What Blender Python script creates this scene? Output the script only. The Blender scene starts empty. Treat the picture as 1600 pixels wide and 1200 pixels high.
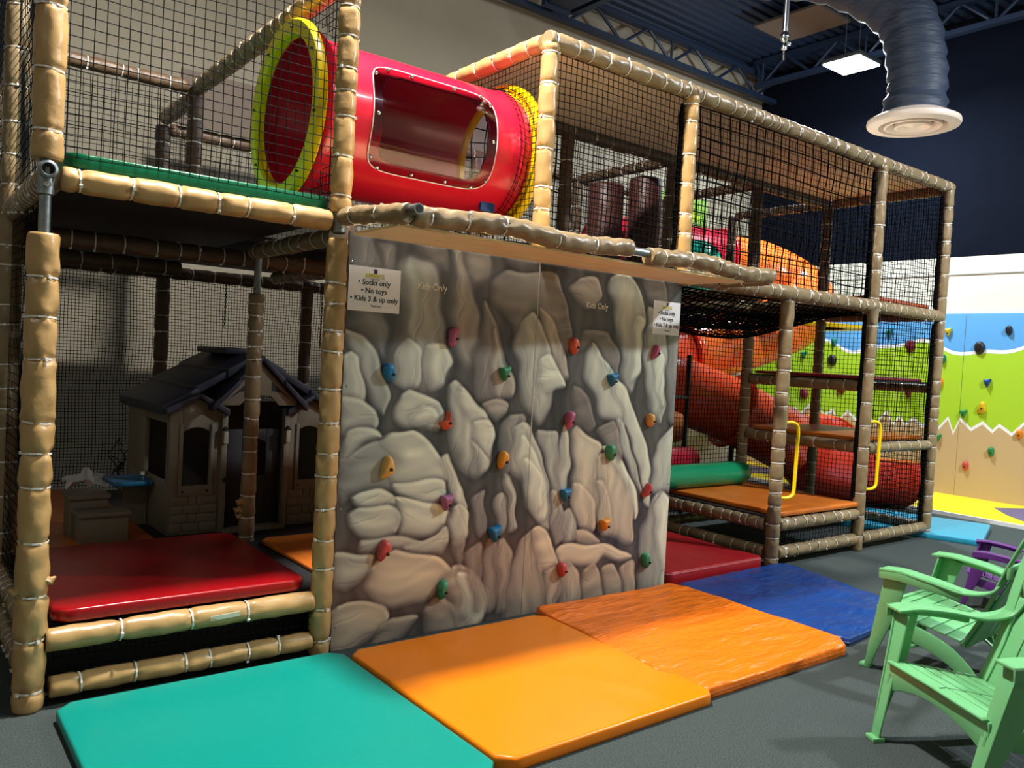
import bpy, bmesh, math, random
import numpy as np
from mathutils import Vector, Matrix, Euler
S = bpy.context.scene
COL = S.collection
R = random.Random(7)
PI = math.pi
U = 1.22          # bay size of the frame

# ---------------------------------------------------------------- camera
cam = bpy.data.cameras.new('camera')
cam.sensor_width = 36; cam.lens = 1273.17 * 36 / 1600; cam.clip_start = .05
co = bpy.data.objects.new('camera', cam); COL.objects.link(co)
co.location = (-0.5113, -3.6080, 1.4830)
co.rotation_euler = (1.53792151, -0.05445799, -0.65925966)
S.camera = co
# ---------------------------------------------------------------- world and exposure
w = bpy.data.worlds.new('world'); S.world = w; w.use_nodes = True
w.node_tree.nodes['Background'].inputs[0].default_value = (.62, .76, 1, 1)
w.node_tree.nodes['Background'].inputs[1].default_value = .06
S.view_settings.view_transform = 'Standard'; S.view_settings.look = 'None'
S.view_settings.gamma = 1; S.view_settings.use_curve_mapping = False
S.view_settings.exposure = 0.0
# ceiling lights: (x, y, z, watts, size, warm)
LIGHTS = [
 (8.631, 1.853, 5.2, 230, .46, (.86, .95, 1), 'square ceiling light glowing beside the hanging round duct'),
 (1.3, -.34, 5.2, 400, .46, (1, .95, .87), 'square ceiling light above the front edge of the play frame'),
 (7.2, -3.6, 5.2, 430, .46, (.9, .96, 1), 'square ceiling light over the far right floor'),
 (3.4, -3.6, 5.2, 22, .46, (1, .97, .92), 'square ceiling light above the green chairs'),
 (-3.2, -2.6, 5.2, 14, .46, (1, .95, .85), 'square ceiling light at the left end of the room'),
]

# ---------------------------------------------------------------- materials
MATS = {}
def srgb(c):
    return tuple((x / 12.92 if x <= .04045 else ((x + .055) / 1.055) ** 2.4) for x in [v / 255 for v in c])
def mat(name, rgb, rough=.5, metal=0, noise=0, nscale=8, bump=0, bscale=40, spec=.5, emit=None, estr=0, stretch=None, coat=0, trans=0, vcol=False, bdist=.01):
    if name in MATS: return MATS[name]
    m = bpy.data.materials.new(name); m.use_nodes = True; nt = m.node_tree; N = nt.nodes; L = nt.links
    b = N['Principled BSDF']; c = srgb(rgb)
    b.inputs['Base Color'].default_value = (*c, 1); b.inputs['Roughness'].default_value = rough
    b.inputs['Metallic'].default_value = metal; b.inputs['Specular IOR Level'].default_value = spec
    b.inputs['Coat Weight'].default_value = coat; b.inputs['Transmission Weight'].default_value = trans
    tc = N.new('ShaderNodeTexCoord'); mp = N.new('ShaderNodeMapping'); L.new(tc.outputs['Object'], mp.inputs[0])
    if stretch: mp.inputs['Scale'].default_value = stretch
    if noise:
        n = N.new('ShaderNodeTexNoise'); n.inputs['Scale'].default_value = nscale; n.inputs['Detail'].default_value = 6
        r = N.new('ShaderNodeMapRange'); L.new(mp.outputs[0], n.inputs['Vector']); L.new(n.outputs['Fac'], r.inputs[0])
        r.inputs[1].default_value = .3; r.inputs[2].default_value = .7; r.inputs[3].default_value = 1 - noise; r.inputs[4].default_value = 1 + noise
        mx = N.new('ShaderNodeVectorMath'); mx.operation = 'SCALE'; mx.inputs[0].default_value = c
        L.new(r.outputs[0], mx.inputs['Scale']); L.new(mx.outputs[0], b.inputs['Base Color'])
    if vcol:
        a = N.new('ShaderNodeVertexColor'); a.layer_name = 'Col'; L.new(a.outputs['Color'], b.inputs['Base Color'])
    if bump:
        n2 = N.new('ShaderNodeTexNoise'); n2.inputs['Scale'].default_value = bscale; n2.inputs['Detail'].default_value = 4
        L.new(mp.outputs[0], n2.inputs['Vector'])
        bm = N.new('ShaderNodeBump'); bm.inputs['Strength'].default_value = bump; bm.inputs['Distance'].default_value = bdist
        L.new(n2.outputs['Fac'], bm.inputs['Height']); L.new(bm.outputs[0], b.inputs['Normal'])
    if emit:
        b.inputs['Emission Color'].default_value = (*emit, 1); b.inputs['Emission Strength'].default_value = estr
    MATS[name] = m
    return m
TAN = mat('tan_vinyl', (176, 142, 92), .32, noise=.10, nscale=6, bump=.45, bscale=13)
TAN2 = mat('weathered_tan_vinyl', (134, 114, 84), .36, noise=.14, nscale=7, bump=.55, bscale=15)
TAN3 = mat('shaded_tan_vinyl', (92, 72, 54), .45, noise=.15, nscale=7, bump=.7, bscale=28)  # darker copy of the tan vinyl, back-row shade put into the colour
TIE = mat('white_nylon', (225, 222, 214), .4)
STEEL = mat('galvanised_steel', (140, 148, 152), .38, .85, noise=.2, nscale=40)
BLACKM = mat('black_metal', (16, 18, 20), .5, .2)
NET = mat('black_netting', (10, 11, 13), .9, spec=.05)
CARPET = mat('charcoal_carpet', (68, 76, 75), .95, noise=.45, nscale=170, bump=.5, bscale=420, spec=.1)
BEIGE = mat('beige_wall_paint', (150, 143, 126), .8, noise=.05, nscale=1.2)
WHITEW = mat('white_wall_paint', (204, 204, 190), .7)
NAVY = mat('dark_navy_paint', (5, 11, 24), .9, spec=.1, noise=.12, nscale=3)
DECKM = mat('dark_painted_steel_deck', (20, 40, 70), .6)
JOIST = mat('dark_painted_joist', (20, 38, 64), .55)
PLY = mat('plywood', (255, 230, 178), .5, noise=.16, nscale=5, stretch=(1.2, 14, 4))
PLYD = mat('tan_roof_board', (240, 224, 202), .6, noise=.12, nscale=5, stretch=(1.2, 10, 4))
RED = mat('red_vinyl', (150, 6, 16), .28, bump=.06, bscale=6)
TEAL = mat('teal_vinyl', (0, 134, 122), .36, spec=.3, bump=.08, bscale=5)
ORA = mat('orange_vinyl', (240, 128, 0), .3, bump=.10, bscale=4)
ORA2 = mat('creased_orange_vinyl', (243, 118, 14), .34, bump=1, bscale=3.2, stretch=(1, 4.0, 1), bdist=.06)
ORD = mat('worn_orange_vinyl', (206, 110, 34), .4, noise=.12, nscale=4, bump=.1, bscale=5)
BLUE = mat('blue_vinyl', (18, 62, 130), .32, bump=1, bscale=4, stretch=(1, 2.4, 1), bdist=.05, noise=.08, nscale=5)
GREENV = mat('green_vinyl', (10, 132, 88), .3, bump=.3, bscale=14)
CYAN = mat('cyan_vinyl', (40, 150, 184), .35)
YEL = mat('yellow_vinyl', (240, 216, 30), .4)
PURB = mat('slate_purple_vinyl', (92, 86, 130), .45)
MAROON = mat('maroon_vinyl', (128, 28, 40), .35, bump=.2, bscale=10)
BROWNV = mat('dark_brown_vinyl', (84, 48, 44), .45)
TUBE = mat('red_moulded_plastic', (200, 22, 48), .25, noise=.04, nscale=2, coat=.2)
YPL = mat('yellow_moulded_plastic', (250, 212, 0), .3)
SLIDE = mat('orange_red_moulded_plastic', (222, 78, 40), .26, noise=.06, nscale=2, coat=.2)
SLIDEO = mat('orange_moulded_plastic', (236, 112, 44), .25, coat=.2)
SLIDER = mat('crimson_moulded_plastic', (206, 30, 56), .26)
TEALP = mat('teal_moulded_plastic', (30, 168, 140), .3)
GREENC = mat('mint_green_plastic', (108, 178, 120), .42, bump=.03, bscale=60)
PURC = mat('purple_plastic', (96, 44, 124), .4)
HOUSE = mat('beige_playhouse_plastic', (122, 114, 98), .55)
ROOFP = mat('dark_blue_grey_plastic', (44, 46, 62), .55)
DGREY = mat('dark_interior_plastic', (30, 30, 34), .6)
BLUEP = mat('blue_plastic', (24, 104, 146), .4)
PAPER = mat('white_paper', (240, 240, 244), .35)
INK = mat('black_ink', (24, 24, 34), .5)
WHITEINK = mat('pale_lettering', (226, 220, 200), .5)
YINK = mat('olive_yellow_ink', (196, 190, 70), .5)
PINK_INK = mat('purple_ink', (66, 40, 96), .5)
ROCK = mat('printed_rock_mural', (150, 148, 135), .30, vcol=True, spec=.4)
SKY = mat('sky_blue_paint', (92, 164, 222), .5)
LIME = mat('lime_green_paint', (166, 206, 44), .5)
TANW = mat('sandy_tan_paint', (196, 168, 124), .55)
WHITEP = mat('white_paint', (240, 240, 240), .5)
DUCTM = mat('slate_fabric', (40, 52, 72), .6, bump=.6, bscale=5, stretch=(1, 1, 5), bdist=.03)
DIFF = mat('white_enamel', (216, 200, 188), .4)
CHROME = mat('chrome', (210, 214, 220), .15, 1)
DARKHOLE = mat('black_bolt_recess', (12, 12, 12), .5)
LEDM = mat('led_diffuser', (255, 255, 255), .4, emit=(.86, .95, 1), estr=30)
acr = mat('clear_acrylic', (255, 240, 244), .03, spec=.5)
def _acr():
    nt = acr.node_tree; N = nt.nodes; L = nt.links; out = N['Material Output']
    t = N.new('ShaderNodeBsdfTransparent'); t.inputs[0].default_value = (.62, .50, .60, 1)
    g = N.new('ShaderNodeBsdfGlossy'); g.inputs['Roughness'].default_value = .06
    f = N.new('ShaderNodeFresnel'); f.inputs[0].default_value = 1.5
    mx = N.new('ShaderNodeMixShader'); L.new(f.outputs[0], mx.inputs[0]); L.new(t.outputs[0], mx.inputs[1]); L.new(g.outputs[0], mx.inputs[2])
    L.new(mx.outputs[0], out.inputs[0])
_acr()

# ---------------------------------------------------------------- object helpers
def link(o, parent=None):
    COL.objects.link(o)
    if parent is not None: o.parent = parent
    return o
def tag(o, label, cat, group=None, kind=None):
    o['label'] = label; o['category'] = cat
    if group: o['group'] = group
    if kind: o['kind'] = kind
    return o
def thing(name, label, cat, loc=(0, 0, 0), rz=0, group=None, scale=1):
    o = bpy.data.objects.new(name, None); COL.objects.link(o); o.empty_display_size = .1
    o.location = loc; o.rotation_euler = (0, 0, rz); o.scale = (scale,) * 3
    return tag(o, label, cat, group)
def copy_tree(o, parent=None):
    c = o.copy(); COL.objects.link(c); c.parent = parent
    for ch in list(o.children): copy_tree(ch, c)
    return c
def catmull(P, n=8):
    P = [Vector(p) for p in P]; Q = [P[0] * 2 - P[1]] + P + [P[-1] * 2 - P[-2]]; out = []
    for i in range(1, len(Q) - 2):
        for k in range(n):
            t = k / n; a, b, c, d = Q[i - 1], Q[i], Q[i + 1], Q[i + 2]
            out.append(.5 * ((2 * b) + (c - a) * t + (2 * a - 5 * b + 4 * c - d) * t * t + (3 * b - a - 3 * c + d) * t ** 3))
    return out + [P[-1]]
def frames(P):
    T = []
    for i in range(len(P)):
        T.append((P[min(i + 1, len(P) - 1)] - P[max(i - 1, 0)]).normalized())
    up = Vector((0, 0, 1)) if abs(T[0].z) < .9 else Vector((1, 0, 0))
    A = []; a = T[0].cross(up).normalized()
    for t in T:
        a = (a - t * a.dot(t)).normalized(); A.append((a, t.cross(a)))
    return T, A
class MB:
    def __init__(s): s.v = []; s.f = []; s.m = []
    def add(s, v, f, m=0):
        o = len(s.v); s.v += [tuple(x) for x in v]; s.f += [tuple(i + o for i in q) for q in f]; s.m += [m] * len(f); return s
    def box(s, x0, x1, y0, y1, z0, z1, m=0, M=None):
        v = [Vector((x, y, z)) for z in (z0, z1) for y in (y0, y1) for x in (x0, x1)]
        if M: v = [M @ p for p in v]
        return s.add(v, [(0, 2, 3, 1), (4, 5, 7, 6), (0, 1, 5, 4), (2, 6, 7, 3), (0, 4, 6, 2), (1, 3, 7, 5)], m)
    def tube(s, P, r, n=12, caps=True, m=0):
        P = [Vector(p) for p in P]; T, A = frames(P); v = []; f = []
        for i, p in enumerate(P):
            rr = r[i] if isinstance(r, (list, tuple)) else r
            for k in range(n):
                t = 2 * PI * k / n; q = rr(t) if callable(rr) else rr
                v.append(p + (A[i][0] * math.cos(t) + A[i][1] * math.sin(t)) * q)
        for i in range(len(P) - 1):
            for k in range(n): f.append((i * n + k, i * n + (k + 1) % n, (i + 1) * n + (k + 1) % n, (i + 1) * n + k))
        if caps: f += [tuple(reversed(range(n))), tuple((len(P) - 1) * n + k for k in range(n))]
        return s.add(v, f, m)
    def prism(s, poly, d0, d1, axis='y', m=0, M=None):      # poly (a,b): axis y -> (x,z), axis x -> (y,z), axis z -> (x,y)
        def P(a, b, d): return {'y': Vector((a, d, b)), 'x': Vector((d, a, b)), 'z': Vector((a, b, d))}[axis]
        n = len(poly); v = [P(a, b, d0) for a, b in poly] + [P(a, b, d1) for a, b in poly]
        if M: v = [M @ p for p in v]
        f = [tuple(range(n)), tuple(range(2 * n - 1, n - 1, -1))] + [(i, i + n, (i + 1) % n + n, (i + 1) % n) for i in range(n)]
        return s.add(v, f, m)
    def lathe(s, prof, c, axis='z', n=32, m=0):              # prof list of (r, h); closed ring profile when first==last
        v = []; f = []
        for r, h in prof:
            for k in range(n):
                t = 2 * PI * k / n; a, b = r * math.cos(t), r * math.sin(t)
                q = {'z': (a, b, h), 'x': (h, a, b), 'y': (a, h, b)}[axis]
                v.append((q[0] + c[0], q[1] + c[1], q[2] + c[2]))
        for i in range(len(prof) - 1):
            for k in range(n): f.append((i * n + k, i * n + (k + 1) % n, (i + 1) * n + (k + 1) % n, (i + 1) * n + k))
        return s.add(v, f, m)
    def build(s, name, mats, parent=None, smooth=False, bevel=0, seg=2, angle=.6):
        me = bpy.data.meshes.new(name); me.from_pydata(s.v, [], s.f)
        for q in (mats if isinstance(mats, (list, tuple)) else [mats]): me.materials.append(q)
        if any(s.m): me.polygons.foreach_set('material_index', s.m)
        bm = bmesh.new(); bm.from_mesh(me); bmesh.ops.recalc_face_normals(bm, faces=bm.faces)
        if bevel:
            es = [e for e in bm.edges if len(e.link_faces) == 2 and e.calc_face_angle(0) > .5]
            bmesh.ops.bevel(bm, geom=es, offset=bevel, segments=seg, affect='EDGES', profile=.5, clamp_overlap=True)
        bm.to_mesh(me); bm.free()
        if smooth or bevel:
            me.polygons.foreach_set('use_smooth', [True] * len(me.polygons))
            try: me.set_sharp_from_angle(angle=angle if not smooth else .9)
            except Exception: pass
        o = bpy.data.objects.new(name, me); return link(o, parent)
def rod(name, P, r, m, parent=None, n=10):
    return MB().tube(P, r, n).build(name, m, parent, smooth=True)
def structure(o): o['kind'] = 'structure'; return o
# ---------------------------------------------------------------- room
def slab(name, x0, x1, y0, y1, z0, z1, m, parent=None):
    return MB().box(x0, x1, y0, y1, z0, z1).build(name, m, parent)
XW, YW, ZC = 10.35, 4.35, 6.10
structure(slab('floor', -5, XW, -7, YW, -.1, 0, CARPET))
structure(slab('wall_back', -5, XW + .12, YW, YW + .12, 0, ZC, BEIGE))
wr = structure(slab('wall_right', XW, XW + .12, -7, YW, 0, 3.07, WHITEW))
structure(slab('wall_right_upper', XW + .002, XW + .12, -7, YW, 3.07, ZC, NAVY))
structure(slab('wall_left', -5.12, -5, -7, YW, 0, ZC, BEIGE))
structure(slab('wall_front', -5, XW, -7.12, -7, 0, ZC, BEIGE))
structure(slab('trim_1', XW - .012, XW, -7, YW, 2.84, 2.855, mat('grey_seam_trim', (150, 150, 146), .6)))
# corrugated roof deck, ridges along x
mb = MB(); prof = []; y = -7.0
while y < YW + .1:
    prof += [(y, ZC), (y + .07, ZC), (y + .085, ZC + .04), (y + .135, ZC + .04), (y + .15, ZC)]; y += .15
v = []; f = []
for a, b in prof: v += [(-5, a, b), (XW + .1, a, b)]
for i in range(len(prof) - 1): f.append((2 * i, 2 * i + 1, 2 * i + 3, 2 * i + 2))
mb.add(v, f); mb.box(-5, XW + .1, -7, YW + .1, ZC + .06, ZC + .1)
structure(mb.build('ceiling', DECKM))
def truss(name, label, ax, c, a0, a1, zt, zb, step, m=JOIST, r=.022, group=None):
    t = thing(name, label, 'beam', (0, 0, 0), group=group)
    def P(a, z): return (a, c, z) if ax == 'x' else (c, a, z)
    for z, nm in ((zt, 'top_chord'), (zb, 'bottom_chord')):
        b = MB()
        if ax == 'x': b.box(a0, a1, c - .05, c + .05, z - .03, z + .03)
        else: b.box(c - .05, c + .05, a0, a1, z - .03, z + .03)
        b.build(nm, m, t)
    b = MB(); a = a0; i = 0
    while a < a1 - step * .5:
        b.tube([P(a, zt), P(a + step / 2, zb)], r, 6); b.tube([P(a + step / 2, zb), P(min(a + step, a1), zt)], r, 6)
        if i % 2: b.tube([P(a + step / 2, zt), P(a + step / 2, zb)], r * .8, 6)
        a += step; i += 1
    b.build('web_bars', m, t); return t
truss('steel_truss', 'dark steel truss running along the beige back wall below the roof deck', 'x', 4.10, -4.9, 10.3, 5.94, 5.62, .95)
for i, x in enumerate((9.70, 6.05, 2.4, -1.2)):
    truss('roof_joist', ['dark roof joist crossing the ceiling behind the round white duct outlet', 'dark roof joist meeting the truss above the corner of the tan roof beam',
          'dark roof joist over the red crawl tunnel', 'dark roof joist over the left end of the play frame'][i], 'y', x, -6.9, 4.02, 6.04, 5.70, .8, group='roof joists')
# box duct at the top
t = thing('ceiling_duct', 'dark rectangular duct under the roof deck at top centre', 'duct', (0, 0, 0))
MB().box(5.52, 5.86, 2.6, 3.98, 5.62, 5.96).build('duct_body', JOIST, t, bevel=.01)
MB().box(5.49, 5.89, 3.88, 3.94, 5.59, 5.99).build('flange', DECKM, t)
# access panel
tag(MB().box(8.29, 9.0, 2.12, 3.05, 5.90, 5.94).build('ceiling_panel', mat('dull_tan_board', (96, 88, 82), .7), bevel=.008), 'flat grey square panel hung under the ceiling beside the bright light', 'panel')

# ---------------------------------------------------------------- ceiling lights
for i, (x, y, z, W, s, c, lab) in enumerate(LIGHTS):
    t = thing('ceiling_light', lab, 'light', (x, y, z))
    MB().box(-s / 2 - .02, s / 2 + .02, -s / 2 - .02, s / 2 + .02, .012, .07).build('housing', STEEL, t, bevel=.01)
    MB().box(-s / 2, s / 2, -s / 2, s / 2, .0, .012).build('diffuser', LEDM, t)
    for a in (-.15, .15):
        MB().tube([(a, 0, .07), (a, 0, ZC - z)], .004, 6).build('hanger', STEEL, t)
    ld = bpy.data.lights.new('lamp', 'AREA'); ld.shape = 'SQUARE'; ld.size = .32; ld.energy = W; ld.color = c
    lo = bpy.data.objects.new('lamp', ld); link(lo, t); lo.location = (0, 0, -.01)
    gd = bpy.data.lights.new('added_glow_lamp', 'POINT'); gd.energy = W * .55; gd.color = c; gd.shadow_soft_size = .12  # extra point lamp, added so the high walls and ceiling get light
    go = bpy.data.objects.new('added_glow_lamp', gd); link(go, t); go.location = (0, 0, -.14)

# ---------------------------------------------------------------- round fabric duct with diffuser
t = thing('air_duct', 'slate fabric duct bending down to a round white ceiling diffuser', 'duct', (7.063, .25, 3.86))
P = catmull([(-.9, 1.5, 1.62), (-.35, .75, 1.5), (-.06, .16, 1.05), (0, 0, .5), (0, 0, .08)], 10)
rr = []
for i in range(len(P)):
    rr.append(.255 + .012 * math.sin(i * 2.1) + (.02 if i > len(P) - 5 else 0))
MB().tube(P, rr, 36, caps=False).build('duct_sleeve', DUCTM, t, smooth=True)
b = MB(); b.lathe([(.27, .10), (.40, .03), (.405, 0), (.395, -.02), (.30, -.03), (.285, .01), (.27, .04)], (0, 0, 0), n=48)
b.build('diffuser_ring', DIFF, t, smooth=True)
b = MB(); b.lathe([(.245, .03), (.25, -.03), (.235, -.035), (.2, .0), (.19, .03)], (0, 0, 0), n=48); b.build('diffuser_cone', DIFF, t, smooth=True)
b = MB(); b.lathe([(.155, .03), (.16, -.035), (.14, -.04), (.09, .0), (.02, -.03), (.001, -.035)], (0, 0, 0), n=48); b.build('diffuser_cone', DIFF, t, smooth=True)
MB().lathe([(.001, .06), (.28, .06)], (0, 0, 0)).build('dark_throat', DARKHOLE, t)
0 and MB().tube([(.235 * math.cos(k) + Pk.x, .235 * math.sin(k) + Pk.y, Pk.z) for k, Pk in [(PI * 1.05, p) for p in P[12:]]], .012, 6).build('seam_cord', TIE, t, smooth=True)

# sprinkler drop
t = thing('sprinkler_pipe', 'shiny vertical pipe with a fitting hanging from the ceiling', 'pipe', (4.773, .102, 3.9))
rod('drop_pipe', [(0, 0, .12), (0, 0, ZC - 3.9)], .022, CHROME, t)
MB().lathe([(.001, -.02), (.02, -.01), (.024, .02), (.012, .04), (.03, .06), (.034, .09), (.02, .12), (.001, .13)], (0, 0, 0), n=16).build('fitting', CHROME, t, smooth=True)
MB().lathe([(.001, 0), (.018, .004), (.022, .02), (.012, .036), (.001, .04)], (.05, 0, .03), n=12).build('valve', CHROME, t, smooth=True)
for k in (0, 1): MB().tube([(0, 0, -.02 - .03 * k), (.02, .01, -.05 - .03 * k)], .007, 6).build('bracket', CHROME, t)

# ---------------------------------------------------------------- padded tubes, cable ties and nets
fr = thing('play_structure', 'indoor play frame of tan padded poles with black nets and platforms', 'play structure', (0, 0, 0))
tie_me = None; TIES = [0]; rest = MB()
def tie_verts(rad, n=12):
    v = []; f = []
    pr = [(rad + .0015, -.0035), (rad + .0035, -.0035), (rad + .0035, .0035), (rad + .0015, .0035)]
    for r, h in pr:
        for k in range(n):
            t = 2 * PI * k / n; v.append((r * math.cos(t), r * math.sin(t), h))
    for i in range(3):
        for k in range(n): f.append((i * n + k, i * n + (k + 1) % n, (i + 1) * n + (k + 1) % n, (i + 1) * n + k))
    o = len(v); v += [(rad, -.006, -.006), (rad + .012, -.006, -.006), (rad + .012, .006, -.006), (rad, .006, -.006), (rad, -.006, .006), (rad + .012, -.006, .006), (rad + .012, .006, .006), (rad, .006, .006)]
    f += [(o, o + 1, o + 2, o + 3), (o + 4, o + 5, o + 6, o + 7), (o, o + 1, o + 5, o + 4), (o + 1, o + 2, o + 6, o + 5), (o + 2, o + 3, o + 7, o + 6)]
    return v, f
def pad(p0, p1, name='padded_post', r=.053, m=TAN, twist=0, step=.16, near=False, path=None, seed=None, pinch=.16, wr=1.0):
    rg = random.Random(seed if seed is not None else hash((round(p0[0], 3), round(p0[1], 3), round(p0[2], 3), round(p1[2], 3))) % 9999)
    p0, p1 = Vector(p0), Vector(p1); Lr = (p1 - p0).length; d = (p1 - p0).normalized()
    ties = []; s = step * rg.uniform(.3, .7)
    while s < Lr - .04: ties.append(s); s += step * rg.uniform(.6, 1.35)
    nr = max(6, int(Lr / (.011 if near else .018))); ns = 22 if near else 14
    S_ = np.linspace(0, Lr, nr + 1); TH = np.linspace(0, 2 * PI, ns, endpoint=False)
    prof = np.ones(nr + 1)
    folds = np.zeros((nr + 1, ns))
    for q in ties:
        g = np.exp(-((S_ - q) / .012) ** 2); prof -= pinch * g
        k = rg.choice((4, 5, 6)); ph = rg.uniform(0, 6)
        folds += (np.exp(-(np.abs(S_ - q) / .03))[:, None]) * np.cos(k * TH[None] + ph + 14 * (S_[:, None] - q)) * .10 * wr
    bounds = [0] + ties + [Lr]
    for a, b in zip(bounds[:-1], bounds[1:]):
        mm = (S_ >= a) & (S_ <= b)
        if b - a > .01: prof[mm] += .05 * np.sin(PI * (S_[mm] - a) / (b - a)) - .02 + rg.uniform(-.02, .03)
    prof[0] *= .93; prof[-1] *= .93
    ph = [rg.uniform(0, 6) for _ in range(6)]
    nz = (np.sin(3 * TH[None] + 31 * S_[:, None] + ph[0]) * np.sin(17 * S_[:, None] + ph[1]) + .7 * np.sin(2 * TH[None] - 53 * S_[:, None] + ph[2])) * .026 * wr + .02 * wr * np.abs(np.sin(4 * TH[None] + 23 * S_[:, None] + ph[4])) * np.sin(9 * S_[:, None] + ph[3])
    if twist: nz += .05 * np.sin(2 * TH[None] + twist * S_[:, None] + ph[3]) * np.abs(np.sin(9 * S_[:, None] + ph[4])) + .03 * np.sin(3 * TH[None] + 2.2 * twist * S_[:, None])
    rad = r * (prof[:, None] + folds + nz)
    a = d.cross(Vector((0, 0, 1)) if abs(d.z) < .9 else Vector((1, 0, 0))).normalized(); b = d.cross(a)
    cosT, sinT = np.cos(TH), np.sin(TH)
    off = np.zeros((nr + 1, 3))
    if twist: off[:, 2] = .012 * np.sin(S_ * 7 + ph[5])
    A, B, D = np.array(a), np.array(b), np.array(d)
    V = np.array(p0)[None, None] + D * S_[:, None, None] + off[:, None] + rad[..., None] * (cosT[None, :, None] * A + sinT[None, :, None] * B)
    f = [(i * ns + k, i * ns + (k + 1) % ns, (i + 1) * ns + (k + 1) % ns, (i + 1) * ns + k) for i in range(nr) for k in range(ns)]
    f += [tuple(reversed(range(ns))), tuple(nr * ns + k for k in range(ns))]
    me = bpy.data.meshes.new(name); me.from_pydata(V.reshape(-1, 3).tolist(), [], f); me.materials.append(m)
    me.polygons.foreach_set('use_smooth', [True] * (len(f) - 2) + [False] * 2)
    o = bpy.data.objects.new(name, me); link(o, fr)
    Mx = Matrix((a, b, d)).transposed()
    for q in ties:
        tv, tf = tie_verts(r * .90)
        ang = rg.uniform(0, 6); Rz = Matrix.Rotation(ang, 3, 'Z') @ Matrix.Rotation(rg.uniform(-.12, .12), 3, 'X')
        c = p0 + d * q + Vector((0, 0, off[int(q / Lr * nr), 2]))
        if near and TIES[0] < 99:
            TIES[0] += 1
            tb = MB().add([c + Mx @ (Rz @ Vector(x)) for x in tv], tf); tb.build('cable_tie', TIE, o, smooth=False)
        else:
            rest.add([c + Mx @ (Rz @ Vector(x)) for x in tv], tf)
    return o
def NS(seed):
    rg = random.Random(seed); K = [(rg.uniform(1, 5), rg.uniform(1, 5), rg.uniform(0, 6), rg.uniform(0, 6)) for _ in range(5)]
    def f(u, v):
        s = 0
        for a, b, c, d in K: s = s + np.sin(a * u * 3 + c) * np.sin(b * v * 3 + d)
        return s / 5
    return f
def net(A, B, D, cell=.042, r=.0016, sag=.02, seed=1, hole=None, name='safety_net', m=NET, skew=.012, label=None, parent=None, droop=0, res=None):
    """quad net: origin A, corner B along u, corner D along v; hole=(axis index pair, centre, radius)"""
    r *= 1.35; A, B, D = map(np.array, (A, B, D)); lu = np.linalg.norm(B - A); lv = np.linalg.norm(D - A)
    nu = max(2, round(lu / cell)); nv = max(2, round(lv / cell)); n1 = NS(seed); n2 = NS(seed + 1); n3 = NS(seed + 2)
    nrm = np.cross(B - A, D - A); nrm = nrm / np.linalg.norm(nrm); eu = (B - A) / lu; ev = (D - A) / lv
    def P(u, v):
        w_ = np.minimum(1, 6 * np.minimum(np.minimum(u, 1 - u), np.minimum(v, 1 - v)))
        q = A + np.multiply.outer(u * lu, eu) + np.multiply.outer(v * lv, ev)
        q = q + np.multiply.outer(sag * n1(u, v) * w_, nrm) + np.multiply.outer(skew * n2(u, v), eu) + np.multiply.outer(skew * n3(u, v), ev)
        if droop: q[..., 2] -= droop * 4 * (np.sin(PI * u) * np.sin(PI * v)) / 4
        return q
    V = []; F = []; o = 0
    def strand(q, e1, e2, keep):
        nonlocal o
        n = len(q); ring = [q + e1 * r, q + (-.5 * e1 + .87 * e2) * r, q + (-.5 * e1 - .87 * e2) * r]
        V.append(np.stack(ring, 1).reshape(-1, 3))
        for i in range(n - 1):
            if keep[i] and keep[i + 1]:
                a = o + 3 * i
                F.extend([(a, a + 1, a + 4, a + 3), (a + 1, a + 2, a + 5, a + 4), (a + 2, a, a + 3, a + 5)])
        o += 3 * n
    def mask(q):
        if hole is None: return [True] * len(q)
        (i, j), (ci, cj), rad = hole
        return list((q[:, i] - ci) ** 2 + (q[:, j] - cj) ** 2 > rad * rad)
    vs = np.linspace(0, 1, nv + 1); us = np.linspace(0, 1, nu + 1)
    for k in range(nu + 1):
        q = P(np.full(nv + 1, us[k]), vs); strand(q, eu, nrm, mask(q))
    for k in range(nv + 1):
        q = P(us, np.full(nu + 1, vs[k])); strand(q, ev, nrm, mask(q))
    V = np.concatenate(V); me = bpy.data.meshes.new(name); me.from_pydata(V.tolist(), [], F); me.materials.append(m)
    ob = bpy.data.objects.new(name, me); link(ob, parent or fr)
    if label: ob['label'] = label
    return ob
H2, H3 = 2.08, 3.26
def pl(x, y, z): return (x * U, y * U, z)
# near, front-facing padding (individual cable ties)
pad((-.022, 0, .0), (-.022, 0, 1.86), m=TAN, near=True, step=.20, r=.056, wr=1.5, seed=3)
rod('steel_pipe', [(-.022, 0, 1.80), (-.022, 0, 2.16)], .0215, STEEL, fr, 20)
pad((-.022, 0, 2.14), (-.022, 0, 3.9), m=TAN, near=True, step=.2, r=.055, seed=5)
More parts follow.
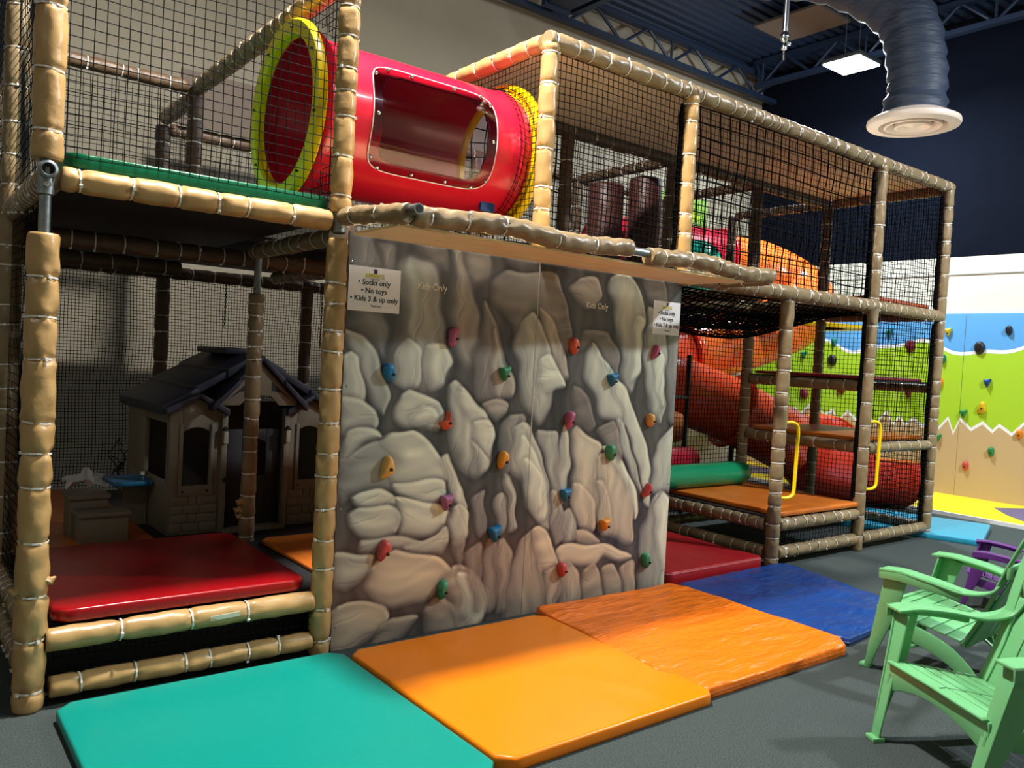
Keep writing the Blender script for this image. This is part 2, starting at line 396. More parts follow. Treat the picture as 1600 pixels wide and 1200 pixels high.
# pipe fitting on the corner post
fit = MB().lathe([(.022, -.055), (.031, -.05), (.031, .05), (.022, .055)], (-.022, 0, 2.06), n=24)
fit.lathe([(.022, .0), (.034, -.008), (.034, -.052), (.024, -.056), (.021, -.052), (.020, -.01)], (-.022, -.0, 2.10), 'y', 24)
fo = fit.build('pipe_fitting', STEEL, fr, smooth=True)
MB().lathe([(.001, -.040), (.011, -.039), (.014, -.034), (.014, -.028)], (-.022, 0, 2.045), 'y', 16).build('set_screw', CHROME, fo, smooth=True)
MB().lathe([(.0001, -.03), (.02, -.03)], (-.022, 0, 2.10), 'y', 20).build('open_bore', DARKHOLE, fo)
pad((1.198, 0, .0), (1.198, 0, 2.0), m=TAN, near=True, step=.15, r=.05, wr=1.4, seed=11)
pad((1.205, 0, 2.12), (1.205, 0, 3.9), m=TAN, near=True, step=.17, r=.05, seed=12)
fo = MB().lathe([(.024, -.05), (.034, -.045), (.034, .045), (.024, .05)], (1.20, 0, 2.075), n=20).build('pipe_fitting', STEEL, fr, smooth=True)
MB().tube([(1.2, -.02, 2.09), (1.2, -.055, 2.09)], .018, 12).build('set_screw', CHROME, fo, smooth=True)
pad((.03, 0, H2), (1.15, 0, H2 + .0), 'padded_beam', near=True, step=.17, r=.047, m=TAN, seed=21, pinch=.2)
pad((.03, 0, .265), (1.15, 0, .265), 'padded_beam', near=True, step=.4, r=.047, m=TAN, seed=22)
pad((.05, 0, .075), (1.15, 0, .075), 'padded_beam', near=True, step=.16, r=.043, m=TAN, seed=23)
# overhang
OY = -.50
pad((1.21, -.03, H2 + .01), (1.27, OY - .03, H2 + .01), 'padded_beam', near=True, step=.3, r=.043, m=TAN2, twist=40, seed=31, wr=1.6)
rod('steel_pipe', [(1.28, OY - .10, H2 + .01), (1.28, OY + .06, H2 + .01)], .024, STEEL, fr, 16)
MB().lathe([(.0001, 0), (.018, 0)], (1.28, OY - .101, H2 + .01), 'y', 16).build('pipe_bore', DARKHOLE, fr)
pad((1.30, OY, H2 + .01), (2.66, OY, H2 + .01), 'padded_beam', near=True, step=.26, r=.047, m=TAN2, twist=36, seed=32, wr=1.8)
rod('steel_pipe', [(2.62, OY, H2 + .01), (2.84, OY, H2 + .01)], .0235, STEEL, fr, 16)
pad((2.80, OY, H2 + .01), (4.02, OY + .06, H2 + .01), 'padded_beam', near=True, step=.22, r=.047, m=TAN2, twist=34, seed=33, wr=1.8)
pad((4.03, OY + .07, H2), (4.05, -.02, H2), 'padded_beam', step=.3, r=.043, m=TAN2)
MB().box(1.26, 3.70, OY + .03, -.03, H2 - .055, H2 - .043).build('plywood_soffit', PLY, fr)
# upper front posts and roof beams
pad(pl(2, 0, 2.12), pl(2, 0, H3), near=True, step=.17, r=.050, m=TAN, seed=41)
pad(pl(3, 0, 2.02), pl(3, 0, H3), near=True, step=.17, r=.050, m=TAN, seed=42)
for x in (2, 3): pad((x * U, .09, 0), (x * U, .09, 2.0))
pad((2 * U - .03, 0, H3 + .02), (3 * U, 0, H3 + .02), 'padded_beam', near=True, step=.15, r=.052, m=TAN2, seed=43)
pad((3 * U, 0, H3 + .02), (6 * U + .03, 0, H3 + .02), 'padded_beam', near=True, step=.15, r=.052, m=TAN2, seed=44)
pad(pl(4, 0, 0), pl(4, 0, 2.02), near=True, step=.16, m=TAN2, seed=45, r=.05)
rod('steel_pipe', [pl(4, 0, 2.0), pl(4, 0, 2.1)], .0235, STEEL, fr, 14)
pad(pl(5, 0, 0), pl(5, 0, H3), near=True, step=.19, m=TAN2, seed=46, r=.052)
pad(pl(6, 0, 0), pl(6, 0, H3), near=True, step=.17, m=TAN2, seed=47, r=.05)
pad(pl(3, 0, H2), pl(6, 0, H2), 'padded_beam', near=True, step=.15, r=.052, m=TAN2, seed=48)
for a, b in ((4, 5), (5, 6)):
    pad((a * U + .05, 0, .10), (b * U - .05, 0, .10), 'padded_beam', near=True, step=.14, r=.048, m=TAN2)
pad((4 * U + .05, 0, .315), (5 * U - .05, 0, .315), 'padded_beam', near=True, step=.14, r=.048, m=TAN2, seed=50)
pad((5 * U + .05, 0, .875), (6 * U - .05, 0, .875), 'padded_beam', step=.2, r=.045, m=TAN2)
# depth beams and inner posts (further back)
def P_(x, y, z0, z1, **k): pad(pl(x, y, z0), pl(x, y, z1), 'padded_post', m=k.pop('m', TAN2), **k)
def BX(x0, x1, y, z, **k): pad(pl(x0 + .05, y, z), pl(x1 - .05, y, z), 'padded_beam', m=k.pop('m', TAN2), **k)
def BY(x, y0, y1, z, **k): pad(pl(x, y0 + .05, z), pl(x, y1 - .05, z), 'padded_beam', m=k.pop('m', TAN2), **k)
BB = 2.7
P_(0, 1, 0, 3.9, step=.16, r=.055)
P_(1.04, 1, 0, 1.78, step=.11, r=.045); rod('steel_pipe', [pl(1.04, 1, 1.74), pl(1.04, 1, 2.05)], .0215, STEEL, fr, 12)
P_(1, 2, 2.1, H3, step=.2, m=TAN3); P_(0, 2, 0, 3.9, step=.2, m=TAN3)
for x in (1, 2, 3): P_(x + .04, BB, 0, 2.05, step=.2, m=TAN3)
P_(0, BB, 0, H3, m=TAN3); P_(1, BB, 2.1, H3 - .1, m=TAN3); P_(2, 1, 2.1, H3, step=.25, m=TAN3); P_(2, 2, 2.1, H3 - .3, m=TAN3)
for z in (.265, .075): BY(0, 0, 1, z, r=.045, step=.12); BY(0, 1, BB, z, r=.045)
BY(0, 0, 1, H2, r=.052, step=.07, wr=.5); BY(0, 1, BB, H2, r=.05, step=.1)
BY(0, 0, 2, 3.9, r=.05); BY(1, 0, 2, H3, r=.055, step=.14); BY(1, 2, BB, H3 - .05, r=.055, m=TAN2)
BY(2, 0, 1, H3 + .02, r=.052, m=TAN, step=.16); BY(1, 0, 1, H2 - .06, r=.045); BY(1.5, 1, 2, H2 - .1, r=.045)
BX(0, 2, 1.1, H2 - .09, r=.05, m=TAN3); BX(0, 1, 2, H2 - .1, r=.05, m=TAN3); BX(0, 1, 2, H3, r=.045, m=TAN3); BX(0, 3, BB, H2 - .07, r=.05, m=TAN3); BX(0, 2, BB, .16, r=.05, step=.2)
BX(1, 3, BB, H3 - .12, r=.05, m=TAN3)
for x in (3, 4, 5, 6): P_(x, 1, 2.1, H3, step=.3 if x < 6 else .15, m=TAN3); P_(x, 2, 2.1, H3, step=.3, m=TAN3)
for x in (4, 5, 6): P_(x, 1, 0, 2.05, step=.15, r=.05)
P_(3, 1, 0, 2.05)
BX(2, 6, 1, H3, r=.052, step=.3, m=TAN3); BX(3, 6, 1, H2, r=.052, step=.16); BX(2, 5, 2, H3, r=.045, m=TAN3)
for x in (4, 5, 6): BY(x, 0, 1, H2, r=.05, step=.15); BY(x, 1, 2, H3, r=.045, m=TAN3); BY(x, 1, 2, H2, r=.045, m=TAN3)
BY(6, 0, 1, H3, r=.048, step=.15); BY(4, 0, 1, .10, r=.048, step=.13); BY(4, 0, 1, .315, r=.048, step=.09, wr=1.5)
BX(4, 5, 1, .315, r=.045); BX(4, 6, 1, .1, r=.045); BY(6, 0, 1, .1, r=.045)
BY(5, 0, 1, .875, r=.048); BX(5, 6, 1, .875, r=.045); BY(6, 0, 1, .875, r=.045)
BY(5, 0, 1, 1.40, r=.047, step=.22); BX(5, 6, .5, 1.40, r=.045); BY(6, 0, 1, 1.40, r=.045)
# ---- nets
net((0, 0, 2.17), (1.18, 0, 2.17), (0, 0, 3.9), .042, .0017, .02, 1, label='front net of the upper left room')
net((0, 0, 2.14), (0, 1.22, 2.14), (0, 0, 3.9), .042, .0017, .02, 4)
net((0, 1.22, 2.14), (0, 2.44, 2.14), (0, 1.22, 3.9), .042, .0017, .02, 7)
net((0, .06, .3), (0, 1.2, .3), (0, .06, 2.03), .042, .0014, .02, 9)
net((0, 1.24, .1), (0, 3.28, .1), (0, 1.24, 2.03), .042, .0014, .02, 10)
TC = (.553, 2.70)
net((U, .05, 2.12), (U, 1.18, 2.12), (U, .05, 3.22), .042, .0017, .01, 12, hole=((1, 2), TC, .44))
net((2 * U, .05, 2.12), (2 * U, 1.18, 2.12), (2 * U, .05, 3.22), .036, .0017, .01, 15, hole=((1, 2), TC, .40))
net((2 * U, 0, 2.12), (3 * U, 0, 2.12), (2 * U, 0, 3.22), .042, .0020, .015, 18)
net((3 * U, 0, 2.12), (5 * U, 0, 2.12), (3 * U, 0, 3.22), .10, .0042, .05, 21, skew=.03, label='coarse black rope net')
net((3 * U, .05, 2.12), (5 * U, .05, 2.12), (3 * U, .05, 3.22), .045, .0018, .012, 24)
net((5 * U, 0, 2.12), (6 * U, 0, 2.12), (5 * U, 0, 3.22), .045, .0022, .02, 27)
net((6 * U, .04, .12), (6 * U, 1.2, .12), (6 * U, .04, 3.22), .045, .0022, .02, 30)
net((3 * U, 1.22, 2.12), (6 * U, 1.22, 2.12), (3 * U, 1.22, 3.2), .045, .0022, .02, 33)
net((2 * U, 1.22, 2.12), (3 * U, 1.22, 2.12), (2 * U, 1.22, 3.2), .11, .004, .04, 35, skew=.04)
net((2 * U, 2.44, 2.12), (6 * U, 2.44, 2.12), (2 * U, 2.44, 3.2), .06, .0024, .03, 36)
net((5 * U, 0, .12), (6 * U, 0, .12), (5 * U, 0, .83), .042, .0024, .015, 39)
net((5 * U, 0, .92), (6 * U, 0, .92), (5 * U, 0, 2.04), .044, .0024, .02, 42)
net((4 * U, 0, .12), (5 * U, 0, .12), (4 * U, 0, .29), .042, .0018, .02, 45)
net((4 * U, 1.22, .14), (6 * U, 1.22, .14), (4 * U, 1.22, 2.02), .042, .0024, .02, 48)
net((3 * U, 1.24, .4), (4 * U, 1.24, .4), (3 * U, 1.24, 2.02), .042, .0024, .02, 49)
net((0, 2.44, 2.15), (U, 2.44, 2.15), (0, 2.44, 3.2), .042, .0018, .02, 51)
net((U, 3.29, 2.1), (3 * U, 3.29, 2.1), (U, 3.29, 3.12), .042, .0018, .02, 52)
net((0, 3.29, .2), (3.2 * U, 3.29, .2), (0, 3.29, 2.0), .024, .0020, .025, 54)
net((3 * U, .08, 2.02), (5 * U, .08, 2.02), (3 * U, 1.18, 2.02), .07, .0045, .03, 57, skew=.05, droop=.22, label='sagging black rope net floor')
net((3 * U, .1, 2.0), (5 * U, .1, 2.0), (3 * U, 1.16, 2.0), .05, .003, .03, 58, skew=.06, droop=.27, label='sagging black net under the rope floor')
net((.06, 0, .12), (1.15, 0, .12), (.06, 0, .22), .03, .0016, .005, 60)
# ---- gathered net edges beside posts
for x, z0, z1 in ((5 * U - .055, 2.1, 3.2), (6 * U - .055, .1, 2.0), (6 * U - .055, 2.15, 3.2), (3 * U - .055, 2.1, 3.2), (5 * U - .05, .45, 2.0)):
    MB().tube([(x + .006 * math.sin(k * 2.3), .03, z0 + (z1 - z0) * k / 14) for k in range(15)], [.017 + .003 * math.sin(k * 1.7) for k in range(15)], 8).build('net_edge', NET, fr, smooth=True)
# ---- decks
def deck(x0, x1, y0, y1, z, t=.03, m=DGREY): return MB().box(x0, x1, y0, y1, z - t, z).build('platform_deck', m, fr, bevel=.004)
deck(.05, U, .04, 3.28, H2 + .055, .04); deck(U, 3 * U, 1.26, 3.2, H2 + .05, .04)  # left deck extended to the back row to shade the lower back wall
deck(.04, 3 * U - .1, .05, 3.25, .285, .03)
deck(4 * U - .0, 5 * U, .04, 1.2, .375); deck(5 * U + .02, 6 * U - .03, .04, 1.18, .92, .02); deck(5 * U + .02, 6 * U - .03, .04, 1.18, 1.455, .015)
deck(5 * U + .03, 6 * U - .03, .04, 1.2, H2 + .06, .02)
MB().box(.03, 1.17, .16, .175, .0, .255).build('skirt_board', DGREY, fr)
rb = MB(); PLY_ = rb.box(2 * U + .03, 6 * U, .05, 1.2, H3 + .035, H3 + .05).build('roof_board', PLYD, fr)
MB().box(U + .1, 2 * U + .3, 3.20, 3.22, 3.18, 3.62).build('backing_board', mat('brown_board', (84, 72, 62), .7), fr)
if rest.v:
    o = rest.build('cable_ties', TIE, fr); o['kind'] = 'stuff'
# ---- torn padding and a worn sticker
for (x, y, z, dx, dy) in ((-.022, 0, .505, .06, -.02), (-.022, 0, .47, -.06, -.01), (1.04 * U, U, .52, -.06, -.01), (1.04 * U, U, .47, -.065, .0), (1.04 * U, U, .43, -.05, .01)):
    MB().tube([(x + dx * .45, y + dy, z), (x + dx * .8, y + dy, z + .012), (x + dx * 1.05, y + dy * 1.3, z + .004), (x + dx * 1.3, y + dy * 1.4, z + .02)], [.026, .024, .016, .004], 7).build('torn_padding', TAN, fr)
st_ = MB().prism([(.66, .258), (.79, .262), (.79, .282), (.66, .278)], -.0495, -.046).build('worn_sticker', mat('pale_sticker', (206, 208, 186), .5), fr)
# ---- handles
for x in (4 * U, 5 * U):
    P = catmull([(0, -.03, 1.10), (.06, -.055, 1.105), (.115, -.065, 1.08), (.13, -.066, 1.02)], 5) + [Vector((.125, -.066, .82))] + catmull([(.12, -.066, .60), (.105, -.065, .55), (.05, -.055, .53), (0, -.03, .53)], 5)
    MB().tube([p + Vector((x + .02, 0, 0)) for p in P], .0135, 12).build('grab_handle', YPL, fr, smooth=True)['label'] = 'yellow bent grab handle'
# ---------------------------------------------------------------- vinyl mats
def mat_pad(name, label, poly, z0, z1, m, cat='mat', group=None, bev=.012, puff=.006, wav=0, seed=1):
    """poly = outline (metres); chamfered slab with softly domed top"""
    n = len(poly); cx = sum(p[0] for p in poly) / n; cy = sum(p[1] for p in poly) / n
    dens = []
    for i in range(n):
        a, b = poly[i], poly[(i + 1) % n]; k = max(1, int(math.dist(a, b) / .04))
        dens += [(a[0] + (b[0] - a[0]) * j / k, a[1] + (b[1] - a[1]) * j / k) for j in range(k)]
    f1 = NS(seed); v = []; f = []; N = len(dens)
    size = max(math.dist(p, (cx, cy)) for p in poly)
    rings = []
    h = z1 - z0
    for s, z in ((bev * .6, 0), (0, h * .2), (0, h * .5), (0, h * .8), (bev * .3, h * .95), (bev, h)): rings.append((1 - s / size, z))
    for k in (.97, .93, .86, .75, .6, .4, .2): rings.append((k, h + puff * (1 - (k) ** 6)))
    for s, z in rings:
        for (a, b) in dens:
            x, y = cx + (a - cx) * s, cy + (b - cy) * s
            dz = wav * float(f1(x * 2.2, y * 1.3)) * (1 if z >= h * .9 else 0) * min(1, (1 - s) * 12 + .4) + wav * .35 * math.sin(14 * (x * .35 + y) + 3 * math.sin(3 * x)) * (1 if z > h else 0)
            v.append((x - cx, y - cy, z + (dz if z > 0 else 0)))
    for r in range(len(rings) - 1):
        for i in range(N): f.append((r * N + i, r * N + (i + 1) % N, (r + 1) * N + (i + 1) % N, (r + 1) * N + i))
    f.append(tuple(reversed(range(N)))); o = (len(rings) - 1) * N; v.append((0, 0, h + puff)); f += [(o + i, o + (i + 1) % N, len(v) - 1) for i in range(N)]
    b = MB().add(v, f); ob = b.build(name, m, smooth=True); ob.location = (cx, cy, z0)
    tag(ob, label, cat, group); return ob
def seam(ob, poly, z, m):
    cx, cy = ob.location.x, ob.location.y; P = [Vector((a - cx, b - cy, z)) for a, b in poly]; P.append(P[0])
    b = MB()
    for i in range(len(P) - 1): b.tube([P[i], P[i + 1]], .0022, 6)
    b.build('edge_piping', m, ob)
def octo(x0, x1, y0, y1, c=.055):
    return [(x0 + c, y0), (x1 - c, y0), (x1, y0 + c), (x1, y1 - c), (x1 - c, y1), (x0 + c, y1), (x0, y1 - c), (x0, y0 + c)]
mat_pad('floor_mat', 'shiny teal green floor mat in front of the left bay', octo(.05, 1.245, -1.42, -.12), .001, .05, TEAL, wav=.002)
mat_pad('floor_mat', 'smooth bright orange floor mat between the teal mat and the creased orange mat', octo(1.262, 2.46, -1.40, -.165), .001, .055, ORA, wav=.003, seed=4)
q = [(2.50, -.08), (2.47, -.15), (2.385, -1.28), (2.44, -1.36), (3.56, -1.37), (3.66, -1.28), (3.67, -.2), (3.61, -.10)]
o = mat_pad('floor_mat', 'creased darker orange floor mat next to the blue mat', q, .001, .06, ORA2, wav=.016, seed=9); seam(o, q, .028, ORD)
q = [(3.72, -.09), (3.69, -.16), (3.68, -1.2), (3.72, -1.30), (4.55, -1.22), (4.70, -1.10), (4.93, -.12), (4.88, -.06)]
o = mat_pad('floor_mat', 'wrinkled dark blue floor mat behind the green chairs', q, .001, .045, BLUE, wav=.014, seed=13); seam(o, q, .02, BLUE)
q = octo(3.69, 4.74, -.03, 1.15, .03)
o = mat_pad('floor_mat', 'dull red floor mat in the gap between the rock panel and the right bay', q, .001, .10, mat('dull_red_vinyl', (158, 20, 30), .4, bump=.2, bscale=8), wav=.004, seed=15); seam(o, q, .085, mat('pale_red_stitching', (214, 120, 130), .5))
mat_pad('platform_mat', 'glossy red padded mat on the low left platform', octo(.06, 1.13, .015, 1.13, .05), .320, .372, RED, wav=.001, puff=.004)
mat_pad('platform_mat', 'green padded mat edge on the upper left floor behind the net', octo(.05, 1.17, .04, 1.18, .03), H2 + .058, H2 + .118, GREENV)
mat_pad('platform_mat', 'worn dark orange mat on the left platform beside the playhouse wall', octo(.06, .78, 1.24, 3.2, .04), .287, .315, ORD)
mat_pad('platform_mat', 'worn dark orange mat in front of the playhouse door', octo(1.32, 3.4, .14, 1.15, .05), .287, .312, ORD)
mat_pad('platform_mat', 'worn orange mat on the low right platform between the yellow handles', octo(4 * U + .06, 5 * U - .03, -.02, 1.13, .02), .378, .415, ORD, wav=.002)
mat_pad('platform_mat', 'orange mat on the middle shelf of the right tower', octo(5 * U + .03, 6 * U - .05, .06, 1.15, .02), .923, .96, ORD)
mat_pad('platform_mat', 'thin maroon mat on the upper shelf of the right tower', octo(5 * U - .02, 6 * U - .12, .06, 1.12, .02), 1.458, 1.485, MAROON)
mat_pad('platform_mat', 'orange brown mat on the top floor at the right end', octo(5 * U + .07, 6 * U - .06, .07, 1.1, .02), H2 + .062, H2 + .10, mat('rust_vinyl', (190, 84, 50), .4))
d1 = (math.cos(.32), math.sin(.32)); d2 = (-d1[1], d1[0]); o0 = (7.41, -.48)
q = [(o0[0] + d1[0] * a + d2[0] * b, o0[1] + d1[1] * a + d2[1] * b) for a, b in ((.03, 0), (1.03, 0), (1.06, .03), (1.06, 1.2), (1.0, 1.25), (0, 1.25), (0, .03))]
mat_pad('floor_mat', 'light cyan floor mat beyond the right end of the frame', q, .001, .055, CYAN)
# yellow and purple soft floor under the painted climbing wall
b = MB(); b.box(8.82, XW - .02, -2.2, 4.2, .001, .04, 0)
b.prism([(9.75, .35), (9.35, .06), (9.0, -.3), (8.9, -2.2), (10.25, -2.2), (10.25, .1)], .0405, .042, 'z', 1)
b.prism([(9.9, 2.4), (9.2, 1.9), (9.0, 1.3), (9.6, 1.1), (10.1, 1.4)], .0405, .042, 'z', 1)
b.prism([(9.9, 4.1), (9.2, 3.4), (9.5, 2.9), (10.2, 3.2)], .0405, .042, 'z', 1)
b.box(8.80, 8.83, -2.2, 4.2, .001, .042, 2)
tag(b.build('soft_floor', [YEL, PURB, WHITEP]), 'yellow soft floor with slate purple shapes under the painted climbing wall', 'floor mat')

